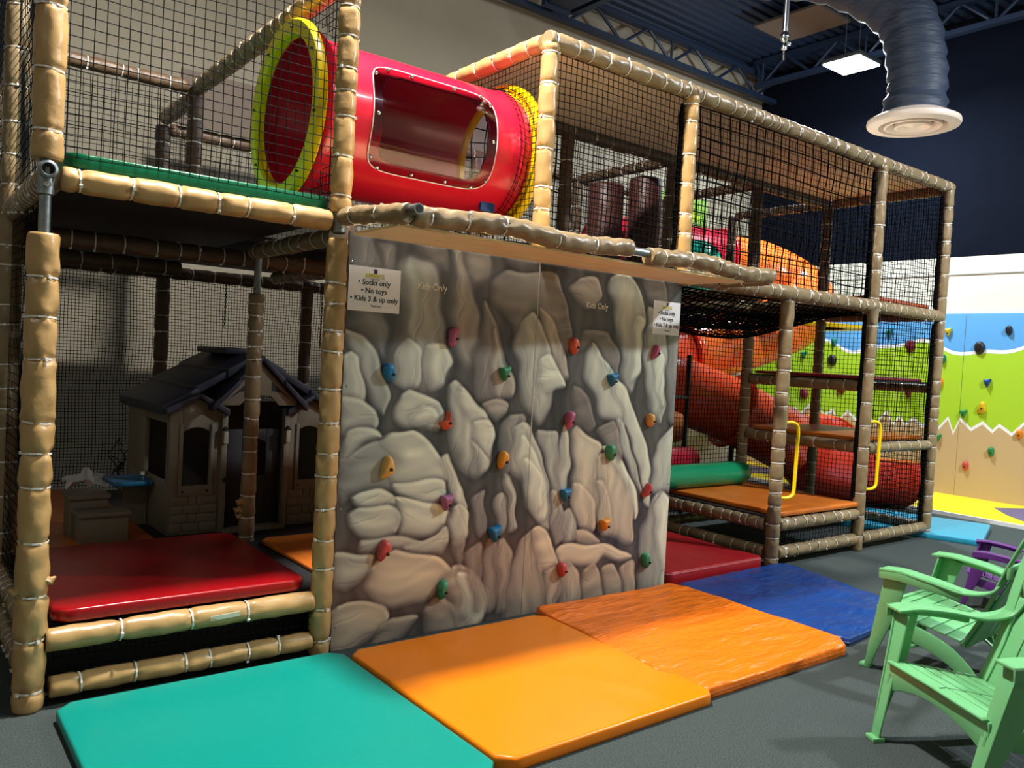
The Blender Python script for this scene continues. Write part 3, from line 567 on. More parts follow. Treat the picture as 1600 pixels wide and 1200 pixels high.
# ---------------------------------------------------------------- painted rock panel
ROCKS=[(0.36,0.52,0.1,0,[0.025,2.051,0.101,2.056,0.163,1.882,0.171,1.725,0.067,1.716,0.008,1.865]),(0.36,0.5,0.08,1,[0.137,2.02,0.235,2.001,0.254,1.86,0.209,1.696,0.166,1.693]),(0.34,0.5,0.1,1,[0.333,2.087,0.525,2.087,0.57,1.993,0.537,1.89,0.415,1.975]),(0.38,0.5,0.08,1,[0.655,2.054,0.814,2.064,0.832,1.92,0.786,1.847,0.723,1.841,0.675,1.938]),(0.36,0.48,0.06,1,[0.944,2.08,1.126,2.081,1.168,2.021,1.063,1.98,0.928,1.983]),(0.36,0.6,0.12,0,[0.067,1.716,0.18,1.694,0.216,1.57,0.223,1.442,0.129,1.533,0.06,1.591,0.021,1.62]),(0.4,0.62,0.14,1,[0.589,2.012,0.648,2.036,0.723,1.841,0.776,1.673,0.772,1.535,0.749,1.43,0.697,1.394,0.644,1.46,0.595,1.593,0.583,1.794]),(0.42,0.66,0.16,0,[0.263,1.893,0.34,1.966,0.447,1.952,0.515,1.854,0.551,1.657,0.549,1.557,0.603,1.458,0.617,1.374,0.565,1.305,0.456,1.28,0.342,1.278,0.273,1.315,0.253,1.411,0.285,1.509,0.324,1.592,0.286,1.735]),(0.5,0.68,0.06,0,[0.277,1.315,0.288,1.445,0.356,1.555,0.412,1.5,0.434,1.402,0.436,1.303,0.349,1.281]),(0.52,0.72,0.07,0,[0.441,1.534,0.559,1.524,0.613,1.425,0.58,1.322,0.502,1.294,0.448,1.419]),(0.44,0.62,0.09,0,[0.006,1.572,0.093,1.556,0.167,1.487,0.228,1.346,0.242,1.234,0.228,1.147,0.183,1.186,0.132,1.28,0.083,1.405,0.028,1.481]),(0.48,0.68,0.06,0,[-0.02,1.426,0.039,1.459,0.082,1.436,0.097,1.343,0.114,1.233,-0.01,1.228]),(0.42,0.68,0.1,0,[-0.01,1.235,0.099,1.242,0.165,1.186,0.195,1.106,0.189,1.077,0.1,1.097,-0.001,1.067]),(0.46,0.74,0.08,0,[0.292,1.186,0.325,1.251,0.387,1.279,0.476,1.267,0.546,1.221,0.57,1.153,0.57,1.086,0.547,1.066,0.467,1.093,0.352,1.104,0.302,1.137]),(0.52,0.74,0.05,0,[0.387,1.154,0.44,1.22,0.508,1.187,0.535,1.136,0.466,1.107,0.397,1.114]),(0.44,0.7,0.1,0,[0.001,1.03,0.049,1.085,0.107,1.097,0.207,1.067,0.245,1.044,0.139,1.011,0.056,0.95,-0.006,0.89]),(0.4,0.56,0.12,0,[-0.006,0.89,0.055,0.959,0.158,1.001,0.282,1.037,0.395,1.021,0.408,0.789,0.26,0.765,0.082,0.775,0.017,0.716]),(0.46,0.78,0.12,0,[0.239,1.025,0.287,1.072,0.391,1.081,0.503,1.013,0.595,0.932,0.629,0.846,0.612,0.795,0.446,0.8,0.313,0.804,0.273,0.862,0.317,0.941]),(0.5,0.74,0.05,0,[0.302,0.805,0.407,0.816,0.603,0.806,0.616,0.726,0.57,0.695,0.412,0.729,0.335,0.754]),(0.5,0.72,0.04,0,[0.595,0.932,0.634,0.962,0.671,0.895,0.701,0.808,0.746,0.753,0.769,0.657,0.746,0.631,0.671,0.688,0.627,0.811]),(0.48,0.76,0.07,0,[0.09,0.759,0.124,0.779,0.231,0.773,0.321,0.738,0.324,0.689,0.156,0.7,0.102,0.726]),(0.46,0.72,0.1,0,[0.064,0.666,0.121,0.706,0.316,0.689,0.342,0.621,0.332,0.543,0.237,0.539,0.129,0.555,0.074,0.602]),(0.5,0.78,0.08,0,[0.325,0.735,0.451,0.717,0.57,0.685,0.642,0.632,0.646,0.57,0.54,0.531,0.359,0.534,0.342,0.621,0.332,0.678]),(0.42,0.62,0.06,0,[0.115,0.544,0.424,0.518,0.522,0.495,0.428,0.454,0.119,0.483]),(0.44,0.66,0.06,0,[0.381,0.469,0.464,0.497,0.58,0.52,0.651,0.562,0.665,0.464,0.607,0.411,0.506,0.432]),(0.46,0.72,0.05,0,[0.661,0.651,0.714,0.675,0.771,0.636,0.769,0.524,0.732,0.451,0.689,0.472,0.662,0.568]),(0.4,0.64,0.12,0,[0.002,0.482,0.205,0.458,0.195,0.381,0.141,0.316,0.073,0.3,-0.011,0.336]),(0.42,0.66,0.12,1,[-0.012,0.233,0.255,0.204,0.321,0.134,0.292,0.066,0.193,0.024,0.09,-0.029,0.001,-0.025]),(0.38,0.52,0.08,1,[0.269,0.077,0.341,0.125,0.48,0.093,0.414,0.036,0.305,-0.035,0.213,-0.029]),(0.38,0.54,0.12,1,[0.506,0.113,0.632,0.208,0.75,0.104,0.788,-0.043,0.655,-0.042,0.54,-0.002]),(0.44,0.74,0.14,1,[0.186,0.285,0.195,0.381,0.243,0.414,0.333,0.457,0.448,0.438,0.589,0.386,0.673,0.338,0.627,0.278,0.568,0.193,0.502,0.168,0.293,0.185,0.228,0.23]),(0.44,0.64,0.07,1,[0.634,0.294,0.684,0.351,0.747,0.351,0.8,0.31,0.89,0.245,0.938,0.192,0.944,0.094,0.914,0.008,0.844,-0.045,0.76,-0.003,0.718,0.144,0.646,0.241]),(0.52,0.8,0.06,0,[0.72,0.308,0.793,0.286,0.9,0.233,0.938,0.113,0.905,0.017,0.843,-0.024,0.78,0.082,0.747,0.217]),(0.34,0.46,0.06,1,[0.686,0.462,0.755,0.49,0.774,0.383,0.735,0.335]),(0.36,0.5,0.05,1,[0.776,0.418,0.854,0.463,0.893,0.334,0.894,0.047,0.838,0.056]),(0.36,0.52,0.05,1,[0.886,0.442,0.963,0.478,1.007,0.358,0.999,0.068,0.925,0.042]),(0.38,0.52,0.04,1,[0.988,0.432,1.054,0.462,1.085,0.349,1.073,0.057,1.014,0.047]),(0.36,0.5,0.04,0,[0.808,0.715,0.879,0.746,0.904,0.505,0.84,0.489]),(0.38,0.52,0.03,0,[0.958,0.687,1.014,0.72,1.043,0.493,0.976,0.477]),(0.4,0.6,0.03,0,[1.014,0.846,1.062,0.819,1.091,0.66,1.124,0.522,1.075,0.49,1.042,0.646]),(0.36,0.6,0.1,1,[0.775,1.355,0.774,1.5,0.805,1.675,0.833,1.775,0.874,1.68,0.937,1.526,0.963,1.473,1.028,1.369,1.055,1.254,0.913,1.224,0.773,1.25]),(0.44,0.6,0.05,1,[0.876,1.645,0.919,1.525,0.955,1.455,1.024,1.361,1.045,1.261,0.903,1.238]),(0.38,0.56,0.05,1,[0.805,1.223,0.912,1.238,1.021,1.217,0.997,1.171,0.942,1.124,0.866,1.146]),(0.36,0.56,0.09,1,[0.848,1.87,0.93,1.952,1.134,1.963,1.325,1.972,1.373,1.858,1.424,1.719,1.452,1.551,1.361,1.49,1.171,1.774,1.045,1.585,0.968,1.722,0.867,1.784]),(0.42,0.62,0.06,1,[1.209,1.777,1.304,1.729,1.407,1.549,1.454,1.388,1.395,1.364,1.293,1.487,1.235,1.614]),(0.42,0.68,0.1,0,[1.032,1.584,1.085,1.677,1.16,1.737,1.226,1.668,1.269,1.542,1.33,1.377,1.364,1.322,1.309,1.19,1.235,1.089,1.153,1.171,1.097,1.298,1.059,1.46]),(0.54,0.78,0.05,0,[1.226,1.477,1.287,1.502,1.357,1.415,1.413,1.334,1.365,1.303,1.278,1.283,1.234,1.367]),(0.42,0.7,0.08,0,[0.609,1.303,0.656,1.334,0.686,1.304,0.784,1.216,0.838,1.171,0.885,1.118,0.927,1.089,0.934,1.039,0.913,0.968,0.891,0.898,0.873,0.842,0.819,0.809,0.758,0.84,0.699,0.912,0.631,1.017]),(0.5,0.74,0.04,0,[0.686,1.304,0.784,1.216,0.838,1.171,0.876,1.128,0.769,1.125,0.718,1.201,0.673,1.249]),(0.5,0.76,0.05,0,[0.782,1.122,0.89,1.118,0.932,1.067,0.921,0.975,0.889,0.93,0.833,0.984,0.795,1.048]),(0.44,0.66,0.04,0,[0.78,1.014,0.843,0.963,0.886,0.912,0.877,0.852,0.831,0.819,0.792,0.901]),(0.36,0.58,0.07,0,[0.987,1.11,1.038,1.164,1.107,1.167,1.124,1.123,1.094,1.087,1.062,1.008,1.046,0.845,1.012,0.821,0.977,0.938,0.966,1.028]),(0.44,0.7,0.07,0,[1.057,1.088,1.11,1.116,1.179,1.072,1.241,1.004,1.281,0.91,1.328,0.739,1.359,0.586,1.376,0.478,1.313,0.476,1.23,0.614,1.191,0.635,1.133,0.786,1.089,0.825,1.05,0.863,1.054,0.99]),(0.52,0.78,0.04,0,[1.116,1.029,1.154,1.028,1.221,0.945,1.277,0.835,1.322,0.683,1.347,0.541,1.294,0.534,1.219,0.633,1.147,0.786,1.106,0.916]),(0.54,0.78,0.025,0,[1.149,0.888,1.181,0.902,1.222,0.864,1.275,0.798,1.307,0.627,1.27,0.592,1.205,0.709]),(0.38,0.62,0.05,0,[1.226,1.071,1.368,1.069,1.39,0.963,1.423,0.791,1.446,0.618,1.49,0.441,1.432,0.396,1.379,0.584,1.354,0.719,1.304,0.928]),(0.42,0.68,0.03,0,[1.396,1.02,1.46,1.106,1.481,0.961,1.487,0.749,1.456,0.617,1.417,0.81]),(0.4,0.6,0.03,0,[1.35,0.707,1.399,0.716,1.446,0.618,1.481,0.422,1.432,0.396,1.384,0.508]),(0.42,0.62,0.04,0,[1.449,0.579,1.528,0.612,1.57,0.473,1.587,0.393,1.494,0.382,1.458,0.463]),(0.46,0.72,0.08,1,[1.506,1.037,1.544,1.087,1.653,1.035,1.756,0.954,1.717,0.896,1.736,0.598,1.743,0.438,1.618,0.457,1.544,0.611,1.513,0.883]),(0.48,0.68,0.04,1,[1.534,0.743,1.597,0.732,1.67,0.681,1.721,0.579,1.748,0.445,1.591,0.467,1.545,0.591]),(0.42,0.6,0.03,1,[1.566,0.453,1.744,0.43,1.787,0.362,1.583,0.374]),(0.46,0.72,0.08,1,[1.716,0.907,1.798,0.913,1.888,0.838,1.988,0.723,2.057,0.596,2.08,0.47,2.068,0.334,1.937,0.372,1.8,0.409,1.737,0.578]),(0.44,0.64,0.04,1,[1.728,0.757,1.761,0.763,1.845,0.67,1.887,0.506,1.868,0.394,1.776,0.435]),(0.54,0.78,0.02,0,[1.756,0.954,1.811,0.952,1.912,0.889,2.041,0.721,2.099,0.593,2.102,0.481,2.056,0.617,1.938,0.779,1.827,0.892]),(0.42,0.56,0.06,1,[1.486,1.837,1.43,1.908,1.476,1.965,1.631,1.981,1.691,1.901,1.644,1.82,1.551,1.797]),(0.36,0.5,0.05,1,[1.497,1.553,1.542,1.651,1.644,1.681,1.765,1.657,1.839,1.57,1.864,1.4,1.785,1.409,1.72,1.545,1.618,1.609,1.55,1.544]),(0.42,0.7,0.09,0,[1.737,2.007,1.872,2.049,1.994,1.961,2.056,1.845,2.066,1.602,2.036,1.397,1.994,1.282,1.926,1.337,1.859,1.591,1.782,1.784]),(0.54,0.76,0.04,0,[1.99,1.8,2.057,1.764,2.061,1.581,2.024,1.396,1.987,1.355,1.968,1.516]),(0.42,0.68,0.07,0,[2.091,1.848,2.203,1.816,2.278,1.655,2.297,1.446,2.295,1.193,2.278,1.101,2.188,1.16,2.114,1.316,2.073,1.582]),(0.52,0.74,0.03,0,[2.186,1.587,2.265,1.528,2.292,1.362,2.27,1.193,2.21,1.318]),(0.36,0.58,0.06,0,[2.287,1.697,2.439,1.698,2.444,1.365,2.431,1.087,2.349,1.151,2.313,1.404]),(0.36,0.5,0.06,1,[2.014,2.064,2.193,2.063,2.268,1.904,2.215,1.817,2.1,1.89]),(0.34,0.46,0.06,1,[1.473,1.343,1.551,1.325,1.7,1.113,1.676,1.074,1.517,1.094]),(0.44,0.74,0.08,0,[1.573,1.453,1.582,1.53,1.613,1.601,1.693,1.543,1.781,1.461,1.832,1.383,1.889,1.232,1.968,1.103,1.914,1.063,1.854,1.112,1.752,1.144,1.667,1.261,1.594,1.377]),(0.52,0.76,0.03,0,[1.781,1.461,1.853,1.391,1.932,1.333,2.001,1.192,2.103,1.028,2.177,0.86,2.216,0.69,2.216,0.556,2.151,0.611,2.144,0.757,2.051,0.946,1.949,1.131,1.863,1.272]),(0.42,0.66,0.05,0,[1.864,1.132,1.933,1.111,2.022,0.947,2.101,0.78,2.136,0.645,2.084,0.698,2.003,0.825,1.924,0.95]),(0.36,0.54,0.05,1,[1.703,1.081,1.843,1.112,1.899,1.039,1.937,0.929,1.908,0.861,1.823,0.944,1.764,0.993]),(0.46,0.72,0.07,0,[2.214,0.858,2.26,0.962,2.346,1.045,2.442,1.1,2.464,0.655,2.382,0.647,2.296,0.622,2.231,0.669]),(0.44,0.62,0.08,0,[2.149,0.36,2.174,0.483,2.248,0.613,2.356,0.649,2.429,0.541,2.461,0.331,2.453,-0.007,2.254,-0.015,2.155,0.002,2.145,0.193]),(0.56,0.8,0.05,0,[2.265,0.561,2.357,0.64,2.426,0.507,2.452,0.288,2.452,0.001,2.376,0.003,2.341,0.256,2.278,0.412]),(0.38,0.56,0.07,1,[1.106,0.377,1.156,0.453,1.229,0.498,1.269,0.405,1.344,0.245,1.374,-0.034,1.204,-0.03,1.064,-0.023,1.068,0.131]),(0.5,0.74,0.06,1,[1.22,0.495,1.277,0.502,1.348,0.465,1.414,0.371,1.448,0.252,1.345,0.238,1.268,0.36]),(0.38,0.58,0.04,1,[1.354,0.244,1.433,0.25,1.474,0.114,1.462,-0.001,1.372,-0.007]),(0.42,0.6,0.05,1,[1.454,0.24,1.527,0.294,1.611,0.214,1.653,0.011,1.482,-0.004]),(0.4,0.58,0.04,1,[1.637,0.211,1.742,0.238,1.802,0.171,1.832,0.006,1.658,0.01]),(0.4,0.58,0.04,1,[1.818,0.189,1.927,0.226,1.975,0.13,2.003,-0.006,1.844,-0.0]),(0.4,0.58,0.04,1,[1.975,0.191,2.077,0.221,2.122,0.112,2.132,-0.007,2.015,-0.008]),(0.5,0.74,0.05,1,[1.436,0.35,1.474,0.381,1.6,0.36,1.76,0.36,2.019,0.29,2.076,0.234,1.936,0.249,1.822,0.278,1.76,0.22,1.634,0.258,1.529,0.262,1.464,0.247])]

def paint(X, Z):
    """printed rock artwork evaluated at panel coordinates -> sRGB"""
    wx = X + .012 * np.sin(Z * 17 + 3 * np.sin(X * 9)) + .006 * np.sin(Z * 41 + X * 13); wz = Z + .010 * np.sin(X * 19 + 2 * np.sin(Z * 8))
    fold = np.sin(wx * 31 + 1.3 * np.sin(Z * 3.1)) * .5 + np.sin(wx * 17 + 2.1 * np.sin(Z * 2.3 + 1) + 2) * .5
    val = .30 + .06 * fold + .02 * np.sin(wx * 73 + 2 * np.sin(Z * 6))
    val -= .05 * np.exp(-((X - 1.25) / .2) ** 2) * np.exp(-((Z - 1.15) / .3) ** 2)
    tint = np.zeros_like(X) + .45
    for i, (lo, hi, wd, t, q) in enumerate(ROCKS):
        P = [(q[j], q[j + 1]) for j in range(0, len(q), 2)]
        for k_ in (.86, .78):
            Q = []
            for j in range(len(P)):
                a, b = P[j], P[(j + 1) % len(P)]
                Q += [(a[0] * k_ + b[0] * (1 - k_), a[1] * k_ + b[1] * (1 - k_)), (a[0] * (1 - k_) + b[0] * k_, a[1] * (1 - k_) + b[1] * k_)]
            P = Q
        xs = [p[0] for p in P]; zs = [p[1] for p in P]; mg = .07
        sel = (X > min(xs) - mg) & (X < max(xs) + mg) & (Z > min(zs) - mg) & (Z < max(zs) + mg)
        if not sel.any(): continue
        x = wx[sel]; z = wz[sel]; d = np.full(x.shape, 9.); gx = np.zeros_like(x); gz = np.zeros_like(x); ins = np.zeros(x.shape, bool)
        for j in range(len(P)):
            (ax, az), (bx, bz) = P[j], P[(j + 1) % len(P)]
            ex, ez = bx - ax, bz - az; tt = np.clip(((x - ax) * ex + (z - az) * ez) / (ex * ex + ez * ez + 1e-12), 0, 1)
            qx, qz = x - ax - tt * ex, z - az - tt * ez; dd = np.hypot(qx, qz); mm = dd < d
            d = np.where(mm, dd, d); gx = np.where(mm, qx / (dd + 1e-9), gx); gz = np.where(mm, qz / (dd + 1e-9), gz)
            cr = ((az > z) != (bz > z)) & (x < (bx - ax) * (z - az) / (bz - az + 1e-12) + ax)
            ins ^= cr
        sgn = np.where(ins, 1, -1); side = np.clip(-(gz * sgn) * .75 - (gx * sgn) * .55, -1, 1)    # +1 = upper right edge
        sd = np.where(ins, d, -d) + .009
        u = np.clip(sd / wd, 0, 1); sm = u * u * (3 - 2 * u)
        xc, zc = (min(xs) + max(xs)) / 2, (min(zs) + max(zs)) / 2; hw, hh = (max(xs) - min(xs)) / 2 + .01, (max(zs) - min(zs)) / 2 + .01
        lin = np.clip((x - xc) / hw * .5 + (z - zc) / hh * .5, -1, 1)
        tall = hh > hw * 1.3
        ac, al_ = (x, z) if tall else (z, x)
        st = np.sin(ac * (46 + 9 * (i % 4)) + 1.6 * np.sin(al_ * 7 + i) + i * 1.7) * .5 + np.sin(ac * 91 + 2.2 * np.sin(al_ * 13 + i * 2)) * .28
        v_ = lo + (hi - lo + .05) * (.52 + .26 * lin + .24 * sm) + .042 * st
        v_ += .05 * np.exp(-((ac - (xc if tall else zc) - (hw if tall else hh) * (.35 * math.sin(i * 2.4)) - .02 * np.sin(al_ * 9 + i)) / .022) ** 2) * sm
        v_ -= .11 * np.exp(-np.clip(sd, 0, 1) / .028) * np.clip(.35 - side, 0, 1)
        v_ += .12 * np.exp(-((sd - .013) / .011) ** 2) * np.clip(side + .15, 0, 1)
        for c_ in range(2 if hw * hh > .006 else 1):
            o_ = (xc if tall else zc) + (hw if tall else hh) * math.sin(i * 3.7 + c_ * 2.6) * .6
            sl_ = .35 * math.sin(i * 1.9 + c_)
            ln = ac - o_ - sl_ * (al_ - (zc if tall else xc)) - .012 * np.sin(al_ * 16 + i) - .005 * np.sin(al_ * 47)
            gate = np.clip(np.sin((al_ - (zc if tall else xc)) / (hh if tall else hw) * 2.2 + i + c_) * 1.6, 0, 1)
            v_ -= .075 * np.exp(-(ln / .0045) ** 2) * gate; v_ += .04 * np.exp(-((ln + .009) / .006) ** 2) * gate
        lit = np.clip(side * 1.1 + .35, 0, 1); blur = (.060 if i < 8 else .009) + (1 - lit) * min(.055, wd * .6)
        al = np.clip(.35 + sd / blur, 0, 1); al = al * al * (3 - 2 * al)
        if lo < .37: al = al * .8
        crease = np.exp(-(np.clip(-sd, 0, 9) / .016) ** 2) * (sd < 0) * (.075 if i >= 8 else .02)
        val[sel] = (val[sel] - crease) * (1 - al) + v_ * al
        tint[sel] = tint[sel] * (1 - al) + (.95 if t else .10) * al
    dn = np.clip((.80 - Z) / .8, 0, 1)
    tint = np.clip(tint * .6 + dn * .55 + .1 * fold, 0, 1.4)
    pal = np.clip((val - .45) / .3, 0, 1); val = val + .04 * pal
    r = val * (.985 + .07 * tint); g = val * (.99 - .035 * tint + .015 * pal); b = val * (.93 - .10 * tint - .05 * pal) + .02
    return np.clip(np.stack([r, g, b], -1), .05, .95)
pt = thing('rock_climbing_board', 'tall grey rock painted climbing panel with small coloured holds', 'climbing wall', (1.255, 0, 0))
PW, PH = 2.405, 2.045
for k in range(2):
    x0 = 0 if k == 0 else PW * .4935 + .0015; x1 = PW * .4935 - .0015 if k == 0 else PW
    nx, nz = 235, 400
    xs = np.linspace(x0, x1, nx); zs = np.linspace(0.002, PH, nz); XX, ZZ = np.meshgrid(xs, zs)
    V = np.stack([XX, np.full_like(XX, -.012), ZZ], -1).reshape(-1, 3); n0 = len(V)
    F = [(j * nx + i, j * nx + i + 1, (j + 1) * nx + i + 1, (j + 1) * nx + i) for j in range(nz - 1) for i in range(nx - 1)]
    V = np.concatenate([V, np.array([(x0, -.012, .002), (x1, -.012, .002), (x1, .006, .002), (x0, .006, .002), (x0, -.012, PH), (x1, -.012, PH), (x1, .006, PH), (x0, .006, PH)])])
    F += [(n0, n0 + 3, n0 + 2, n0 + 1), (n0 + 4, n0 + 5, n0 + 6, n0 + 7), (n0 + 3, n0 + 7, n0 + 6, n0 + 2), (n0, n0 + 4, n0 + 7, n0 + 3), (n0 + 1, n0 + 2, n0 + 6, n0 + 5)]
    me = bpy.data.meshes.new('painted_sheet'); me.from_pydata(V.tolist(), [], F); me.materials.append(ROCK)
    c = paint(XX, ZZ).reshape(-1, 3); c = np.where(c <= .04045, c / 12.92, ((c + .055) / 1.055) ** 2.4)
    ca = me.color_attributes.new('Col', 'FLOAT_COLOR', 'POINT')
    arr = np.ones((len(V), 4), np.float32); arr[:n0, :3] = c; arr[n0:, :3] = .25; ca.data.foreach_set('color', arr.ravel())
    sh = bpy.data.objects.new('painted_sheet', me); link(sh, pt)
    if k == 0:
        sh0 = sh; MB().box(x1 - .0025, x1 + .005, -.0135, -.0125, .9, PH).build('seam_strip', mat('pale_seam', (170, 164, 150), .5), pt)
    else: sh1 = sh
    # edge screws
    for zz in (.12, .7, 1.3, 1.9):
        MB().lathe([(.0001, -.0145), (.004, -.0145), (.006, -.0125)], ((x0 + .02) if k == 0 else (x1 - .02), 0, zz), 'y', 8).build('screw', STEEL, sh)
def text(s, size, loc, m, parent, name='lettering', align='CENTER', ex=.0004, sx=1, rot=(PI / 2, 0, 0), shear=0, off=0):
    cu = bpy.data.curves.new(name, 'FONT'); cu.body = s; cu.size = size; cu.align_x = align; cu.extrude = ex; cu.shear = shear; cu.offset = off; cu.resolution_u = 3
    t = bpy.data.objects.new(name, cu); COL.objects.link(t); bpy.context.view_layer.update()
    me = bpy.data.meshes.new_from_object(t.evaluated_get(bpy.context.evaluated_depsgraph_get())); COL.objects.unlink(t); bpy.data.objects.remove(t)
    me.materials.clear(); me.materials.append(m)
    o = bpy.data.objects.new(name, me); link(o, parent); o.location = loc; o.rotation_euler = rot; o.scale = (sx, 1, 1); return o
text('Kids Only', .052, (1.732 - 1.255, -.0135, 1.805), WHITEINK, sh0, sx=.86)
text('Kids Only', .052, (2.905 - 1.255, -.0135, 1.803), WHITEINK, sh1, sx=.86)
# rule sheets
for x, y, rot, lab in ((1.40, -.0135, .0, 'white paper rules sheet taped at the top left of the rock panel'), (3.528, -.0135, 0, 'white paper rules sheet taped at the top right edge of the rock panel')):
    t = thing('rules_sheet', lab, 'sign', (x, y, 1.79 if x > 2 else 1.776))
    w2 = .142 if x < 2 else .128
    MB().box(-w2, w2, -.0012, 0, -.108, .108).build('paper', PAPER, t)
    k = w2 / .142
    text('• Socks only', .036, (-.004, -.002, .022), INK, t, sx=k, off=.0006); text('• No toys', .036, (-.004, -.002, -.018), INK, t, sx=k, off=.0006)
    text('• Kids 3 & up only', .036, (.0, -.002, -.058), INK, t, sx=k, off=.0006); text('Thank you!', .013, (.01, -.002, -.084), INK, t, sx=k)
    text('JUPPSOPTZ', .026, (-.002, -.002, .058), YINK, t, sx=k * .8, off=.0012); text('FUN ZONE', .007, (0, -.002, .048), INK, t, sx=k * 1.4)
    MB().prism([(-.010, .078), (-.008, .092), (-.012, .1), (-.004, .098), (.0, .104), (.004, .098), (.012, .1), (.008, .092), (.010, .078)], -.002, -.0012, 'y').build('emblem', PINK_INK, t)

# ---------------------------------------------------------------- climbing holds
HC = {'blue': (24, 112, 160), 'pink': (176, 92, 122), 'green': (58, 142, 104), 'coral': (206, 92, 72), 'tan': (214, 164, 88), 'mauve': (158, 96, 136), 'red': (196, 76, 74), 'orange': (226, 152, 50), 'teal': (20, 112, 98), 'black': (34, 34, 38), 'yellow': (220, 190, 30), 'navy': (22, 70, 140), 'amber': (228, 128, 20), 'gold': (214, 176, 28), 'maroon': (120, 34, 50), 'emerald': (30, 130, 72)}
HS = {'oval': [(0, 1), (.55, .85), (.75, .2), (.65, -.5), (.25, -1), (-.3, -.95), (-.7, -.4), (-.75, .3), (-.5, .85)],
 'bean': [(-.1, 1), (.6, .95), (.75, .6), (.35, .2), (.45, -.3), (.3, -.9), (-.25, -1), (-.65, -.6), (-.55, 0), (-.6, .5)],
 'wedge': [(-.9, .8), (-.3, .75), (.3, .78), (.95, .95), (.75, .4), (.35, -.3), (0, -.95), (-.4, -.5), (-.8, .2)],
 'drop': [(.1, 1), (.5, .75), (.75, 0), (.8, -.6), (.3, -.85), (-.5, -.95), (-.95, -.8), (-.6, -.2), (-.35, .6)],
 'spike': [(-.1, 1), (.1, .95), (.25, .1), (.9, -.4), (.4, -.9), (-.4, -.85), (-.95, -.35), (-.95, -.1), (-.35, -.05), (-.05, .45)],
 'fang': [(0, 1), (.6, .7), (.8, 0), (.2, -.3), (-.2, -1), (-.6, -.7), (-.75, 0), (-.5, .75)],
 'donut': [(math.cos(k * PI / 5), math.sin(k * PI / 5)) for k in range(10)]}
def hold_mesh(kind, size, depth, rg):
    P = HS[kind]
    for _ in range(2):
        Q = []
        for j in range(len(P)):
            a, b = P[j], P[(j + 1) % len(P)]
            Q += [(a[0] * .75 + b[0] * .25, a[1] * .75 + b[1] * .25), (a[0] * .25 + b[0] * .75, a[1] * .25 + b[1] * .75)]
        P = Q
    n = len(P); b = MB(); v = []; f = []; bias = (rg.uniform(-.1, .1), .18)
    for s, h in ((.97, 0), (1, .12), (.98, .35), (.9, .62), (.76, .84), (.55, .97), (.3, 1.0), (.12, .96)):
        for a, c in P: v.append(((a * s + bias[0] * h) * size * .8, -h * depth * (1 + .25 * c * s), (c * s + bias[1] * h * .6) * size))
    for r in range(7):
        for i in range(n): f.append((r * n + i, r * n + (i + 1) % n, (r + 1) * n + (i + 1) % n, (r + 1) * n + i))
    f += [tuple(7 * n + i for i in range(n)), tuple(reversed(range(n)))]
    return b.add(v, f)
def hold(x, y, z, kind, colr, label, size=.055, depth=.045, rz=0, roll=0, grp='climbing holds on the rock panel', sx=1):
    rg = random.Random(int(x * 1000 + z * 77))
    m = mat(colr + '_resin', HC[colr], .45, noise=.1, nscale=30, bump=.3, bscale=120, bdist=.002)
    o = hold_mesh(kind, size, depth, rg).build('climbing_hold', m, smooth=True)
    o.location = (x, y, z); o.rotation_euler = (0, roll, rz); o.scale = (sx, 1, 1); tag(o, label, 'climbing hold', grp)
    MB().lathe([(.0001, -depth * 1.12), (size * .13, -depth * 1.12), (size * .15, -depth * .9)], (size * .1, 0, -size * .15), 'y', 10).build('bolt_hole', DARKHOLE, o)
    return o
PHL = [(1.5, 1.37, 'oval', 'blue', 'round blue hold at upper left of the rock panel', .052), (1.87, 1.571, 'bean', 'pink', 'pink kidney shaped hold in the top row, left of the panel seam', .055),
 (2.222, 1.386, 'wedge', 'green', 'green wedge hold just left of the seam, upper part', .050), (1.854, 1.128, 'spike', 'coral', 'coral hold with an upturned horn, left of centre', .055),
 (1.512, .898, 'drop', 'tan', 'sandy teardrop hold on the big pale boulder at left', .062), (2.241, .908, 'fang', 'orange', 'golden hold beside the seam at mid height', .056),
 (1.88, .692, 'wedge', 'mauve', 'mauve wedge hold on the left half at mid height', .054), (2.215, .493, 'wedge', 'blue', 'large blue wedge hold low beside the seam', .058),
 (1.517, .472, 'fang', 'red', 'brick red fang shaped hold low on the left', .062), (1.881, .225, 'bean', 'green', 'green kidney shaped hold, lowest on the left sheet', .055),
 (2.723, 1.567, 'oval', 'coral', 'coral oval hold at top right of the seam', .052), (3.427, 1.566, 'drop', 'pink', 'pink hold under the right rules sheet', .050),
 (3.056, 1.375, 'wedge', 'blue', 'blue wedge hold high on the right sheet', .050), (2.721, 1.127, 'bean', 'pink', 'pink kidney shaped hold right of the seam at mid height', .055),
 (3.418, 1.124, 'oval', 'tan', 'small tan hold near the right edge', .046), (3.077, .923, 'oval', 'green', 'green oval hold in the middle of the right sheet', .056),
 (2.719, .681, 'wedge', 'blue', 'small blue wedge hold right of the seam, below mid height', .048), (3.427, .671, 'drop', 'red', 'red hold near the right edge, below the tan one', .050),
 (3.063, .476, 'wedge', 'orange', 'orange wedge hold low on the right sheet', .048), (2.728, .235, 'oval', 'red', 'dull red hold low, just right of the seam', .050), (3.455, .208, 'oval', 'green', 'green hold at the bottom right corner', .056)]
for i, (x, z, kd, cl, lab, sz) in enumerate(PHL):
    hold(x, -.012, z, kd, cl, lab, sz, .045, 0, (-.3 if kd == 'oval' else R.uniform(-.15, .15)), sx=(-1 if kd in ('x',) else 1))

